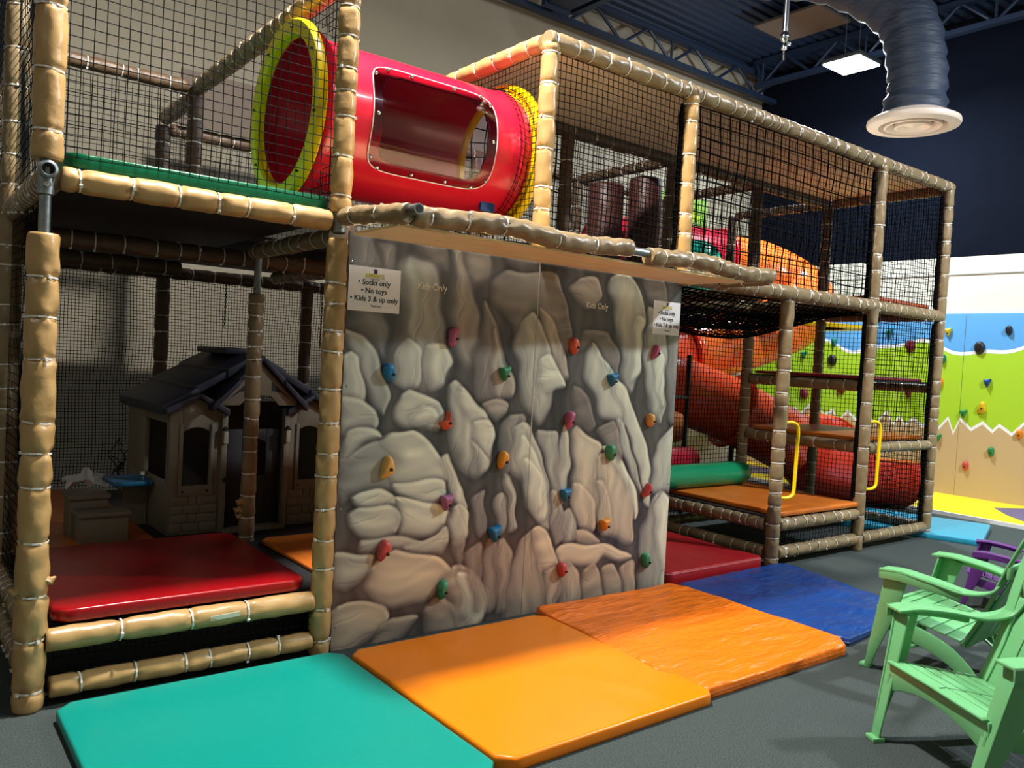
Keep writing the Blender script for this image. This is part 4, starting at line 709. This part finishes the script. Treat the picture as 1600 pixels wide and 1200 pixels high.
# ---------------------------------------------------------------- crawl tunnel
tt = thing('crawl_tunnel', 'red plastic crawl tunnel with clear side window and yellow end rings', 'tunnel', (1.14, TC[0], TC[1]))
TL = 1.36; TR = .395
nA, nX = 176, 150; V = []; F = []
A0, A1 = PI * 1.0 - .56, PI * 1.0 + .64          # window range around the -y side
X0, X1 = .36, 1.01
def win(a, x):
    ua = (a - (A0 + A1) / 2) / ((A1 - A0) / 2); ux = (x - (X0 + X1) / 2) / ((X1 - X0) / 2)
    return abs(ua) ** 7 + abs(ux) ** 7 < 1
for i in range(nX + 1):
    x = .03 + (TL - .03) * i / nX
    rr_ = TR + (.012 if (x < .10) else 0)
    for k in range(nA):
        a = 2 * PI * k / nA; V.append((x, rr_ * math.cos(a), rr_ * math.sin(a)))
for i in range(nX):
    for k in range(nA):
        if not win(2 * PI * (k + .5) / nA, .03 + (TL - .03) * (i + .5) / nX):
            F.append((i * nA + k, (i + 1) * nA + k, (i + 1) * nA + (k + 1) % nA, i * nA + (k + 1) % nA))
me_o = MB().add(V, F).build('tube_body', TUBE, tt, smooth=True)
sm_ = me_o.modifiers.new('thickness', 'SOLIDIFY'); sm_.thickness = .008; sm_.offset = -1
# acrylic pane, a little larger than the opening, with rounded corners
pa = MB(); V = []; F = []; na, nx_ = 44, 34; da, dx = .14, .065
def rc(s, t, n=6):
    m_ = (abs(s) ** n + abs(t) ** n) ** (1 / n); M_ = max(abs(s), abs(t)); k = M_ / m_ if m_ else 1
    return s * k, t * k
for i in range(na + 1):
    for j in range(nx_ + 1):
        s, t = rc(-1 + 2 * i / na, -1 + 2 * j / nx_)
        a = (A0 + A1) / 2 + s * ((A1 - A0) / 2 + da); x = (X0 + X1) / 2 + t * ((X1 - X0) / 2 + dx)
        V.append((x, (TR + .006) * math.cos(a), (TR + .006) * math.sin(a)))
F = [(i * (nx_ + 1) + j, (i + 1) * (nx_ + 1) + j, (i + 1) * (nx_ + 1) + j + 1, i * (nx_ + 1) + j + 1) for i in range(na) for j in range(nx_)]
wp = pa.add(V, F).build('window_pane', acr, tt, smooth=True); wp['label'] = 'clear bolted plastic window'
bd = [i * (nx_ + 1) for i in range(na + 1)] + [na * (nx_ + 1) + j for j in range(1, nx_ + 1)] + [i * (nx_ + 1) + nx_ for i in range(na - 1, -1, -1)] + [j for j in range(nx_ - 1, 0, -1)]
E_ = [Vector(V[i]) for i in bd]; MB().tube(E_ + [E_[0]], .0028, 6).build('pane_rim', mat('clear_rim', (226, 210, 214), .2), wp, smooth=True)
for s, t in [(-.93, -.72), (-.93, -.35), (-.93, .35), (-.93, .8), (-.75, .93), (0, .93), (.75, .95), (.93, .75), (.93, .3), (.93, -.25), (.93, -.78), (.75, -.93), (0, -.93), (-.75, -.93)]:
    a = (A0 + A1) / 2 + s * ((A1 - A0) / 2 + da); x = (X0 + X1) / 2 + t * ((X1 - X0) / 2 + dx)
    c = Vector((x, TR * math.cos(a), TR * math.sin(a))); n_ = Vector((0, math.cos(a), math.sin(a)))
    MB().tube([c + n_ * .005, c + n_ * .012, c + n_ * .017], [.011, .010, .004], 10).build('bolt', CHROME, wp, smooth=True)
def ring(x, ro, ri, name='end_ring'):
    return MB().lathe([(ri, x - .015), (ri + .012, x - .03), ((ro + ri) / 2, x - .022), (ro - .01, x - .028), (ro, x - .01), (ro, x + .012), (ro - .015, x + .022), (ri, x + .02), (ri, x - .015)], (0, 0, 0), 'x', 72).build(name, YPL, tt, smooth=True)
r1 = ring(0, .462, .375); r2 = ring(TL + .0, .462, .375)
MB().lathe([(.381, .03), (.43, .04), (.435, .055), (.43, .07), (.39, .075)], (0, 0, 0), 'x', 64).build('collar', TUBE, tt, smooth=True)
MB().lathe([(.396, TL - .10), (.405, TL - .095), (.405, TL - .08), (.396, TL - .075)], (0, 0, 0), 'x', 64).build('collar', TUBE, tt, smooth=True)
for k in range(8):
    a = k * PI / 4 + .2
    MB().tube([(-.022, .415 * math.cos(a), .415 * math.sin(a)), (-.034, .415 * math.cos(a), .415 * math.sin(a))], .007, 8).build('bolt', DARKHOLE, r1)
MB().box(1.10, 1.20, -.235, -.215, -.37, -.30, M=None).build('joining_plate', mat('navy_plastic', (20, 60, 120), .4), tt)
# mesh band where the net gathers round the tunnel
nb = MB()
for i in range(64):
    a = 2 * PI * i / 64
    nb.tube([(TL - .13, (TR + .012) * math.cos(a), (TR + .012) * math.sin(a)), (TL - .07, (TR + .02) * math.cos(a + .06), (TR + .02) * math.sin(a + .06)), (TL - .01, (TR + .05) * math.cos(a), (TR + .05) * math.sin(a))], .0018, 4)
for x, r_ in ((TL - .12, TR + .014), (TL - .095, TR + .017), (TL - .06, TR + .02), (TL - .03, TR + .035)):
    nb.tube([(x, r_ * math.cos(t_ * PI / 24), r_ * math.sin(t_ * PI / 24)) for t_ in range(49)], .0022, 4)
nb.build('net_collar', NET, tt)

# ---------------------------------------------------------------- spiral slide
st = thing('tube_slide', 'orange red plastic tube slide curling down behind the right tower', 'slide', (7.6, 2.4, 0))
def sl(P, r, name, m, caps=False, n=36, nn=8):
    Q = catmull([(a - 7.6, b - 2.4, c) for a, b, c in P], nn)
    rr = [r + (.0 if i % 8 else 0) for i in range(len(Q))]
    o = MB().tube(Q, rr, n, caps).build(name, m, st, smooth=True)
    s_ = o.modifiers.new('thickness', 'SOLIDIFY'); s_.thickness = .012
    return o, Q
sl([(6.1, 3.35, 2.80), (7.2, 3.35, 2.86), (8.1, 3.25, 2.88)], .40, 'entry_tube', SLIDER)
sl([(8.1, 3.25, 2.88), (8.7, 3.05, 2.82), (9.05, 2.75, 2.62), (9.0, 2.5, 2.38), (8.5, 2.42, 2.10), (7.7, 2.6, 1.82), (6.9, 2.75, 1.64)], .385, 'elbow_tube', SLIDEO)
sl([(6.9, 2.75, 1.64), (6.3, 2.8, 1.50), (5.9, 2.55, 1.38), (6.1, 2.3, 1.28), (6.55, 2.2, 1.17), (7.0, 2.05, 1.02), (7.45, 1.88, .82), (7.85, 1.70, .62)], .36, 'spiral_tube', SLIDE)
for (x, y, z, nrm) in ((8.1, 3.25, 2.88, (1, -.2, -.03)), (6.9, 2.75, 1.64, (-1, .2, -.2)), (7.0, 2.05, 1.02, (.9, -.35, -.35))):
    a = Vector(nrm).normalized(); q = a.to_track_quat('Z', 'Y').to_matrix()
    b = MB().lathe([(.37, -.02), (.425, -.02), (.43, 0), (.425, .02), (.37, .02)], (0, 0, 0), 'z', 40)
    b.v = [tuple(q @ Vector(p) + Vector((x - 7.6, y - 2.4, z))) for p in b.v]; b.build('joint_flange', SLIDE if z < 2 else SLIDER, st, smooth=True)
MB().lathe([(.001, .36), (.12, .34), (.24, .26), (.32, .12), (.35, 0), (.35, -.25), (.001, -.25)], (7.05 - 7.6, 2.72 - 2.4, 2.62), 'z', 36).build('entry_dome', TEALP, st, smooth=True)
# open exit chute: trough flaring out
V = []; F = []; Q = catmull([(7.80, 1.72, .64), (8.1, 1.55, .54), (8.45, 1.32, .52), (8.90, 1.05, .50)], 8); T_, A_ = frames(Q); ns = 30
for i, p in enumerate(Q):
    k = i / (len(Q) - 1); rr_ = .37 + .07 * min(1, k * 6) + .08 * k; open_ = PI * .46 * min(1, max(0, k - .38) * 4)
    upv = Vector((0, 0, 1)); sd = T_[i].cross(upv).normalized(); up2 = sd.cross(T_[i]).normalized()
    for j in range(ns + 1):
        a = PI / 2 + open_ + (2 * PI - 2 * open_) * j / ns
        V.append(tuple(p + sd * math.cos(a) * rr_ + up2 * math.sin(a) * rr_ * (1 - .05 * k) - Vector((7.6, 2.4, 0))))
for i in range(len(Q) - 1):
    for j in range(ns): F.append((i * (ns + 1) + j, (i + 1) * (ns + 1) + j, (i + 1) * (ns + 1) + j + 1, i * (ns + 1) + j + 1))
ch = MB().add(V, F).build('exit_chute', mat('red_orange_moulded_plastic', (226, 60, 38), .3), st, smooth=True); s_ = ch.modifiers.new('thickness', 'SOLIDIFY'); s_.thickness = .012
nn_ = ns + 1
rim = [Vector(V[i * nn_]) for i in range(len(Q))] ; rim2 = [Vector(V[i * nn_ + ns]) for i in range(len(Q))]; end = [Vector(V[(len(Q) - 1) * nn_ + j]) for j in range(ns + 1)]
MB().tube(rim[:-1] + end + list(reversed(rim2[:-1])), .018, 8).build('rolled_lip', SLIDEO, st, smooth=True)
for x, y, z0, z1 in ((7.05, 2.05, 0, .72), (6.2, 2.75, 0, 1.18), (8.3, 1.42, 0, .1)):
    rod('support_pole', [(x - 7.6, y - 2.4, z0), (x - 7.6, y - 2.4, z1)], .03, BLACKM, st)
b = MB().lathe([(.42, -.0), (.66, .0), (.67, .03), (.42, .05)], (8.30 - 7.6, 1.98 - 2.4, 2.03), 'z', 40); b.build('yellow_collar', YPL, st, smooth=True)
# pipe stand seen through the net
t = thing('pipe_stand', 'dark upright pipe with a grey cross pipe behind the foam rollers', 'pipe', (5.85, 1.72, 0))
rod('upright', [(0, 0, 0), (0, 0, 1.6)], .022, BLACKM, t); rod('cross_pipe', [(-.02, 0, 1.18), (-1.1, 0, 1.20)], .018, STEEL, t)

# ---------------------------------------------------------------- foam rollers
def roller(p0, p1, r, m, label, grp='foam rollers', name='foam_roller'):
    p0, p1 = Vector(p0), Vector(p1); c = (p0 + p1) / 2; d = (p1 - p0); L_ = d.length; d.normalize()
    P = [p0 - c + d * (L_ * k) for k in (0, .008, .03, .3, .5, .7, .97, .992, 1)]
    o = MB().tube(P, [r * .80, r * .93, r, r, r * .99, r, r, r * .93, r * .80], 32).build(name, m, smooth=True); o.location = c
    return tag(o, label, 'roller', grp)
roller((3.75, 1.04, .528), (5.90, 1.04, .528), .105, GREENV, 'shiny green foam roller lying on the low orange platform')
roller((3.75, 1.50, .60), (5.72, 1.50, .60), .115, mat('crimson_vinyl', (172, 24, 48), .32, bump=.2, bscale=10), 'crimson foam roller lying behind the green one')
roller((4.3, 1.95, .86), (6.0, 1.95, .86), .16, ORD, 'orange foam roller ending behind the crimson one')
roller((4.75, 1.9, 2.2), (4.75, 1.9, 3.12), .165, BROWNV, 'dark brown upright foam roller, left of the pair behind the upper nets', 'upright foam rollers')
roller((5.06, 1.7, 2.2), (5.06, 1.7, 3.20), .155, BROWNV, 'dark brown upright foam roller, right and taller of the pair behind the upper nets', 'upright foam rollers')

# ---------------------------------------------------------------- painted climbing wall on the right
cw = thing('painted_climbing_wall', 'plywood climbing wall painted with blue sky, lime hills and tan ground', 'climbing wall', (XW - .002, 0, 0))
b = MB(); y0, y1 = -6.5, YW - .02
b.box(-.030, 0, y0, y1, .03, 2.345, 0)
def wave(y): return 1.93 + .07 * math.sin(y * 4.1 + 1.0) + .03 * math.sin(y * 9 + .4)
def strip(fun_hi, fun_lo, d, m, n=160, ys=None):
    ys = ys or [y0 + (y1 - y0) * i / n for i in range(n + 1)]; v = []; f = []
    for y in ys: v += [(-.030 - d, y, fun_hi(y)), (-.030 - d, y, fun_lo(y))]
    for i in range(len(ys) - 1): f.append((2 * i, 2 * i + 1, 2 * i + 3, 2 * i + 2))
    b.add(v, f, m)
strip(wave, lambda y: wave(y) - .045, .002, 3)
strip(lambda y: wave(y) - .044, lambda y: .05, .0012, 1)
zr = random.Random(5); zz = []; y = y1; up = True
while y > y0: zz.append((y, .90 + (zr.uniform(.04, .11) if up else -zr.uniform(.03, .10)))); y -= zr.uniform(.07, .15); up = not up
zz.append((y0, .9)); zz.reverse(); D_ = dict(zz); ks = [k for k, _ in zz]
strip(lambda y: D_[y] + .045, lambda y: .05, .0020, 3, ys=ks); strip(lambda y: D_[y], lambda y: .035, .0028, 2, ys=ks)
b.build('painted_boards', [SKY, LIME, TANW, WHITEP], cw)
for y in (1.05, -.17, 2.27, 3.49, -1.39):
    MB().box(-.0335, -.0325, y - .002, y + .002, .03, 2.34).build('board_joint', mat('dark_joint', (96, 104, 70), .6), cw)
WHL = [(1.256, 2.103, 'wedge', 'yellow', 'small yellow hold on the blue sky beside the padded corner post'), (.543, 2.133, 'oval', 'black', 'small black hold on the blue sky at the picture edge'), (.865, 1.915, 'donut', 'black', 'big round black hold on the white cloud line'),
 (1.296, 1.763, 'oval', 'teal', 'small dark green hold high on the lime hill beside the corner post'), (1.34, 1.46, 'donut', 'amber', 'orange round hold half behind the padded corner post'), (.746, 1.481, 'wedge', 'navy', 'dark blue wedge hold on the lime hill'),
 (.784, 1.176, 'drop', 'gold', 'golden hold on the lime hill'), (.997, 1.077, 'wedge', 'emerald', 'flat green hold low on the lime hill'), (1.40, 1.12, 'oval', 'teal', 'teal hold half behind the corner post at mid height'), (1.29, .737, 'wedge', 'emerald', 'green hold just under the white zigzag'),
 (.644, .641, 'oval', 'emerald', 'green hold on the tan ground'), (.929, .427, 'oval', 'red', 'red hold, lowest on the tan ground'), (.346, .887, 'oval', 'amber', 'orange hold at the right picture edge on the zigzag'), (1.43, .476, 'oval', 'gold', 'yellow hold low beside the corner post'),
 (2.029, 2.087, 'wedge', 'teal', 'dark green hold on the sky seen through the net'), (1.729, 1.919, 'donut', 'maroon', 'maroon round hold seen through the upper net'), (2.84, 1.691, 'donut', 'black', 'black round hold on the hill seen through the net'),
 (3.297, 1.75, 'wedge', 'teal', 'small teal hold behind the net near the left tower post'), (2.673, 1.295, 'donut', 'maroon', 'dark brown hold behind the net under the maroon shelf'), (3.255, 1.181, 'donut', 'maroon', 'maroon hold behind the net left of the dark inner post'),
 (1.71, 1.288, 'oval', 'maroon', 'reddish hold behind the net near the corner post'), (2.829, 1.949, 'oval', 'teal', 'dull green hold on the cloud line behind the net'), (3.311, 2.073, 'oval', 'maroon', 'small maroon hold on the sky under the yellow collar'), (1.03, 2.13 - 1.15, 'oval', 'emerald', '')]
for i, (y, z, kd, cl, lab) in enumerate(WHL[:-1]):
    hold(XW - .034, y, z, kd, cl, lab, .085 if kd in ('donut', 'drop') else .062, .05, -PI / 2, 0, 'holds on the painted climbing wall')
# mural board high on the back wall
b = MB(); b.box(7.7, 9.15, YW - .03, YW - .002, 3.05, 3.95, 0)
for i in range(26):
    rg = R; x = rg.uniform(7.75, 9.05); z = rg.uniform(3.1, 3.85); r_ = rg.uniform(.04, .13)
    b.prism([(x + r_ * math.cos(k * PI / 4) * rg.uniform(.7, 1.2), z + r_ * math.sin(k * PI / 4) * rg.uniform(.7, 1.2)) for k in range(8)], YW - .031 - i * .0002, YW - .030, 'y', rg.choice((1, 1, 2, 3, 4)))
tag(b.build('wall_mural', [mat('leaf_green_paint', (120, 160, 70), .6), LIME, mat('straw_yellow_paint', (226, 214, 110), .6), mat('mural_red_paint', (180, 50, 44), .6), WHITEP]), 'green and yellow mural board on the back wall seen through the upper nets', 'mural')
# ---------------------------------------------------------------- playhouse
ph = thing('playhouse', 'beige plastic playhouse with a dark gabled roof in the left bay', 'playhouse', (.88, 1.50, .288), .03)
def wall_open(name, x0, x1, z0, z1, wx0, wx1, wz0, wz1, y=0, t=.03, top=None, arch=.03, parent=ph):
    b = MB(); b.box(x0, wx0, y, y + t, z0, z1); b.box(wx1, x1, y, y + t, z0, z1)
    if wz0 > z0: b.box(wx0, wx1, y, y + t, z0, wz0)
    n = 8; pts = [(wx0 + (wx1 - wx0) * i / n, wz1 - arch + arch * math.sin(PI * i / n)) for i in range(n + 1)]
    pts += [(wx1, z1)] + ([((x0 + x1) / 2, top)] if top else []) + [(wx0, z1)]
    b.prism(pts, y, y + t)
    if top: b.prism([(x0, z1 - .001), (x1, z1 - .001), ((x0 + x1) / 2, top)], y + .002, y + t - .002)
    o = b.build(name, HOUSE, parent, bevel=.004); return o
HW = 1.06
wl = wall_open('front_wall', 0, .31, 0, .76, .075, .245, .30, .66, top=.84)
wr_ = wall_open('front_wall', .75, HW, 0, .76, .815, .985, .30, .66, top=.84)
for w_, x0 in ((wl, 0), (wr_, .75)):
    fr_ = MB(); X0_, X1_ = x0 + .055, x0 + .265
    fr_.box(X0_, X0_ + .022, -.012, .002, .235, .68); fr_.box(X1_ - .022, X1_, -.012, .002, .235, .68); fr_.box(X0_, X1_, -.014, .002, .235, .302)
    fo = fr_.build('window_frame', HOUSE, w_, bevel=.003)
    for q in (.08, .23): MB().tube([(x0 + q, -.017, .268), (x0 + q, -.013, .268)], .008, 8).build('bolt', DARKHOLE, fo)
    br = MB()
    for r_, z in enumerate((.02, .075, .13, .185)):
        xs_ = [x0 + .01, x0 + .09 + .03 * (r_ % 2), x0 + .19 - .02 * (r_ % 2), x0 + .30]
        for a, c in zip(xs_[:-1], xs_[1:]): br.box(a + .002, c - .002, -.006 - .002 * ((r_ + int(a * 50)) % 2), .001, z, z + .05)
    br.build('brick_relief', HOUSE, w_, bevel=.002)
for x in (.325, .735):
    MB().box(x - .018, x + .018, -.02, .03, 0, .78).build('door_post', HOUSE, ph, bevel=.004)
    lp = MB().box(x - .014, x + .014, -.045, -.02, .56, .64).build('wall_lantern', mat('pale_plastic', (176, 170, 150), .5), ph, bevel=.003)
    MB().prism([(x - .02, .64), (x + .02, .64), (x, .665)], -.05, -.018).build('lantern_cap', DGREY, lp)
MB().tube([(.335, -.03, .33), (.335, -.05, .33)], .018, 12).build('door_bell', DGREY, ph, smooth=True)
dr = wall_open('half_door', .36, .70, .0, .64, .46, .62, .34, .58, y=.035, t=.025); dr.data.materials[0] = DGREY
MB().box(.33, .73, -.06, .05, -.005, .02).build('door_sill', HOUSE, ph, bevel=.004)
g = MB(); g.prism([(.26, .80), (.40, .80), (.46, .86), (.60, .86), (.66, .80), (.80, .80), (.53, 1.075)], -.05, -.03); gb = g.build('gable_board', HOUSE, ph, bevel=.003)
for s in (-1, 1):
    MB().prism([(.53 + s * a, z) for a, z in ((.205, .835), (.135, .885), (.075, .895), (.075, .955))], -.053, -.049).build('gable_window', DGREY, gb)
MB().box(.50, .56, -.055, -.049, .84, .865).build('nameplate', DGREY, gb)
sw = MB(); sw.box(0, .03, .02, .90, 0, .32); sw.box(0, .03, .02, .07, .32, .76); sw.box(0, .03, .52, .90, .32, .76); sw.box(0, .03, .07, .52, .68, .76)
sw.build('side_wall', HOUSE, ph, bevel=.004)
MB().box(HW - .03, HW, .02, .90, 0, .76).build('side_wall', HOUSE, ph, bevel=.004); MB().box(0, HW, .88, .91, 0, .76).build('rear_wall', HOUSE, ph, bevel=.004)
def roofp(name, x0, z0, x1, z1, ya, yb, t=.04, n=3):
    b = MB(); dx, dz = x1 - x0, z1 - z0
    for i in range(n):
        a0, a1 = i / n, (i + 1) / n + (.03 if i < n - 1 else 0); k = .012 * (n - i - 1) * .0
        p = [(x0 + dx * a0, z0 + dz * a0 + .014), (x0 + dx * a1, z0 + dz * a1 + .0), (x0 + dx * a1, z0 + dz * a1 - t), (x0 + dx * a0, z0 + dz * a0 - t)]
        b.prism(p, ya + (.015 if i % 2 else 0), yb)
    return b.build(name, ROOFP, ph, bevel=.006)
roofp('roof_slope', -.05, .78, .53, 1.13, .0, .98, .045); roofp('roof_slope', HW + .05, .78, .53, 1.13, .0, .98, .045)
roofp('gable_slope', .22, .80, .53, 1.12, -.10, .3, .035, 2); roofp('gable_slope', .84, .80, .53, 1.12, -.10, .3, .035, 2)
roofp('wing_slope', -.04, .77, .155, .875, -.06, .2, .03, 1); roofp('wing_slope', .34, .76, .155, .875, -.06, .2, .03, 1)
roofp('wing_slope', .72, .76, .905, .875, -.06, .2, .03, 1); roofp('wing_slope', HW + .04, .77, .905, .875, -.06, .2, .03, 1)
MB().box(.40, .66, .25, .80, 1.115, 1.155).build('roof_cap', ROOFP, ph, bevel=.01)
pt2 = MB().box(-.24, -.01, .26, .56, .27, .30).build('side_table', BLUEP, ph, bevel=.01)
MB().prism([(-.10, .0), (-.01, .0), (-.01, .27), (-.16, .27)], .39, .42).build('table_bracket', HOUSE, pt2)
MB().lathe([(.001, .36), (.02, .355), (.022, .33), (.008, .32), (.008, .30)], (-.05, .33, 0), n=14).build('play_tap', CHROME, ph, smooth=True)
bench = thing('plastic_step', 'pale grey plastic step blocks on the platform left of the playhouse', 'step', (.50, 1.46, .316))
MB().box(-.12, .13, -.13, .03, 0, .15).build('lower_block', HOUSE, bench, bevel=.012); MB().box(-.135, .14, -.145, .04, .15, .18).build('lower_top', HOUSE, bench, bevel=.01)
MB().box(-.14, .06, .05, .26, 0, .22).build('upper_block', HOUSE, bench, bevel=.012); MB().box(-.155, .07, .04, .27, .22, .25).build('upper_top', HOUSE, bench, bevel=.01)
# crumpled paper and wires at the back
rg = random.Random(3); v = []; n = 9
for i in range(n):
    for j in range(n):
        v.append(((i - 4) * .035 + rg.uniform(-.012, .012), (j - 4) * .03 + rg.uniform(-.01, .01), .05 + rg.uniform(-.04, .05) + .1 * (1 - abs(i - 4) / 4) * (1 - abs(j - 4) / 4)))
o = MB().add(v, [(i * n + j, (i + 1) * n + j, (i + 1) * n + j + 1, i * n + j + 1) for i in range(n - 1) for j in range(n - 1)]).build('crumpled_paper', PAPER); o.location = (.72, 3.02, .33)
s_ = o.modifiers.new('thickness', 'SOLIDIFY'); s_.thickness = .002
tag(o, 'crumpled white paper lying at the back of the left bay', 'paper')
b = MB()
for k in range(7):
    P = [(0, 0, 0)]; x, y, z = 0, 0, 0
    for q in range(7): x += rg.uniform(-.06, .06); y += rg.uniform(-.03, .03); z = max(.0, z + rg.uniform(-.05, .12)); P.append((x, y, z))
    b.tube(catmull(P, 4), .004, 5)
o = b.build('wire_bundle', BLACKM); o.location = (1.0, 3.1, .325); tag(o, 'tangle of black wires standing behind the crumpled paper', 'wires')
for x, z1, z0, lab in ((1.745, 1.95, 1.60, 'thin black chain hanging at the back, above the playhouse roof ridge'), (2.60, 1.95, 1.48, 'thin black chain hanging at the back, beside the inner padded post')):
    b = MB(); z = z1; i = 0
    while z > z0:
        e = [(.008 * math.cos(t) * (i % 2), .008 * math.cos(t) * ((i + 1) % 2), z + .013 * math.sin(t)) for t in [k * PI / 4 for k in range(9)]]
        b.tube(e, .003, 5, caps=False); z -= .020; i += 1
    o = b.build('hanging_chain', BLACKM); o.location = (x, 3.22, 0); tag(o, lab, 'chain')

# ---------------------------------------------------------------- plastic armchairs (front is +y)
def quadbar(P, w, h, name, m, parent, ex=(1, 0, 0), bev=.006):
    """bar swept through points with width w along ex and thickness h across"""
    P = [Vector(p) for p in P]; ex = Vector(ex); v = []; f = []
    for i, p in enumerate(P):
        T = (P[min(i + 1, len(P) - 1)] - P[max(i - 1, 0)]).normalized(); n_ = T.cross(ex).normalized()
        ww = w[i] if isinstance(w, (list, tuple)) else w; hh = h[i] if isinstance(h, (list, tuple)) else h
        v += [p + ex * ww / 2 + n_ * hh / 2, p - ex * ww / 2 + n_ * hh / 2, p - ex * ww / 2 - n_ * hh / 2, p + ex * ww / 2 - n_ * hh / 2]
    for i in range(len(P) - 1):
        for k in range(4): f.append((4 * i + k, 4 * i + (k + 1) % 4, 4 * i + 4 + (k + 1) % 4, 4 * i + 4 + k))
    f += [(0, 1, 2, 3), (4 * len(P) - 4, 4 * len(P) - 3, 4 * len(P) - 2, 4 * len(P) - 1)]
    return MB().add(v, f).build(name, m, parent, bevel=bev)
def make_chair(m, label, loc, rz, scale=1, group=None):
    t = thing('garden_chair', label, 'chair', loc, rz, group, scale); t.scale = (scale, scale * .86, scale)
    for s in (-1, 1):
        # front leg: an open channel, wide front plate with a side return
        lg = quadbar([(s * .262, .085, .0), (s * .268, .06, .10), (s * .285, .0, .34), (s * .298, -.045, .515)], [.050, .052, .070, .085], .012, 'front_leg', m, t)
        quadbar([(s * (.262 + .025), .07, .0), (s * .294, .035, .12), (s * .318, -.045, .34), (s * .338, -.095, .515)], .012, [.035, .06, .115, .13], 'leg_return', m, lg)
        MB().box(s * .262 - .030, s * .262 + .030, .055, .115, .0, .018).build('foot', m, lg, bevel=.004)
        # arm: flat top bending back into the backrest
        P = catmull([(s * .310, .00, .528), (s * .312, -.12, .535), (s * .315, -.30, .520), (s * .300, -.46, .500), (s * .268, -.57, .525), (s * .235, -.62, .60)], 5)
        ar = quadbar(P, [.100] * 16 + [.09 - .002 * k for k in range(len(P) - 16)], .014, 'armrest', m, t)
        quadbar([(s * .352, .0, .512), (s * .356, -.12, .518), (s * .356, -.30, .504), (s * .338, -.44, .486)], .010, .052, 'arm_skirt', m, ar, bev=.003)
        # seat side rail and curved rear leg
        P = catmull([(s * .272, .03, .265), (s * .268, -.16, .235), (s * .262, -.34, .185), (s * .256, -.46, .11), (s * .250, -.54, .0)], 5)
        quadbar(P, .016, [.075] * 6 + [.085] * 6 + [.08 - .001 * k for k in range(len(P) - 12)], 'rear_leg', m, t)
        quadbar([(s * .238, -.34, .17), (s * .238, -.46, .10), (s * .238, -.56, .0)], .05, .012, 'rear_leg_plate', m, t)
    # curved apron under the front edge
    n = 14; pts = [(-.285 + .57 * i / n, .175 + .085 * math.sin(PI * i / n) ** .6) for i in range(n + 1)] + [(.285, .318), (-.285, .318)]
    MB().prism(pts, .012, .026).build('apron', m, t, bevel=.004)
    # seat slats, running across, dished
    se = MB()
    for i in range(6):
        y0 = .035 - i * .078; y1 = y0 - .070; z0 = .336 - .012 * i; z1 = z0 - .012
        if i == 0: z0 -= .014; z1 = .326
        for a, b_ in ((-.272, -.004), (.004, .272)):
            v = [(a, y0, z0), (b_, y0, z0), (b_, y1, z1), (a, y1, z1)]
            se.add(v + [(x, y, z - .012) for x, y, z in v], [(0, 1, 2, 3), (7, 6, 5, 4), (0, 4, 5, 1), (1, 5, 6, 2), (2, 6, 7, 3), (3, 7, 4, 0)])
    se.v = [(x, y, z - (.0 if y > -.1 else .0)) for x, y, z in se.v]
    se.build('seat', m, t, bevel=.004)
    quadbar([(-.275, .030, .322), (0, .034, .328), (.275, .030, .322)], .03, .012, 'front_lip', m, t, ex=(0, 1, 0))
    # reclined backrest: fanned slats in a frame
    bk = thing_part = None
    b = MB()
    for i in range(5):
        xa = (-2 + i) * .088; xb = (-2 + i) * .112; ht = .98 - .035 * abs(i - 2) ** 1.5
        for (zA, yA, zB, yB) in (((.22, -.42, ht, -.80)),):
            for c0, c1, k0, k1 in ((-.038, .038, -.050, .050),):
                v = [(xa + c0, yA, zA), (xa + c1, yA, zA), (xb + k1, yB, zB), (xb + k0, yB, zB)]
                b.add(v + [(x, y - .014, z - .008) for x, y, z in v], [(0, 1, 2, 3), (7, 6, 5, 4), (0, 4, 5, 1), (1, 5, 6, 2), (2, 6, 7, 3), (3, 7, 4, 0)])
    b.prism([(-.30, .60), (.30, .60), (.30, .66), (-.30, .66)], -.655, -.635)
    bo = b.build('backrest', m, t, bevel=.005)
    for s in (-1, 1):
        quadbar(catmull([(s * .235, -.42, .23), (s * .245, -.53, .42), (s * .27, -.61, .60), (s * .285, -.70, .78), (s * .25, -.79, .96)], 4), .05, .014, 'back_frame', m, bo)
    return t
make_chair(GREENC, 'nearest mint green plastic armchair, facing the orange mats', (2.68, -2.235, 0), math.radians(61))
make_chair(GREENC, 'farther mint green plastic armchair with its front feet by the blue mat', (3.80, -1.56, 0), math.radians(3))
make_chair(PURC, 'small purple plastic armchair behind the green chairs', (5.36, -1.24, 0), math.radians(20), .72)
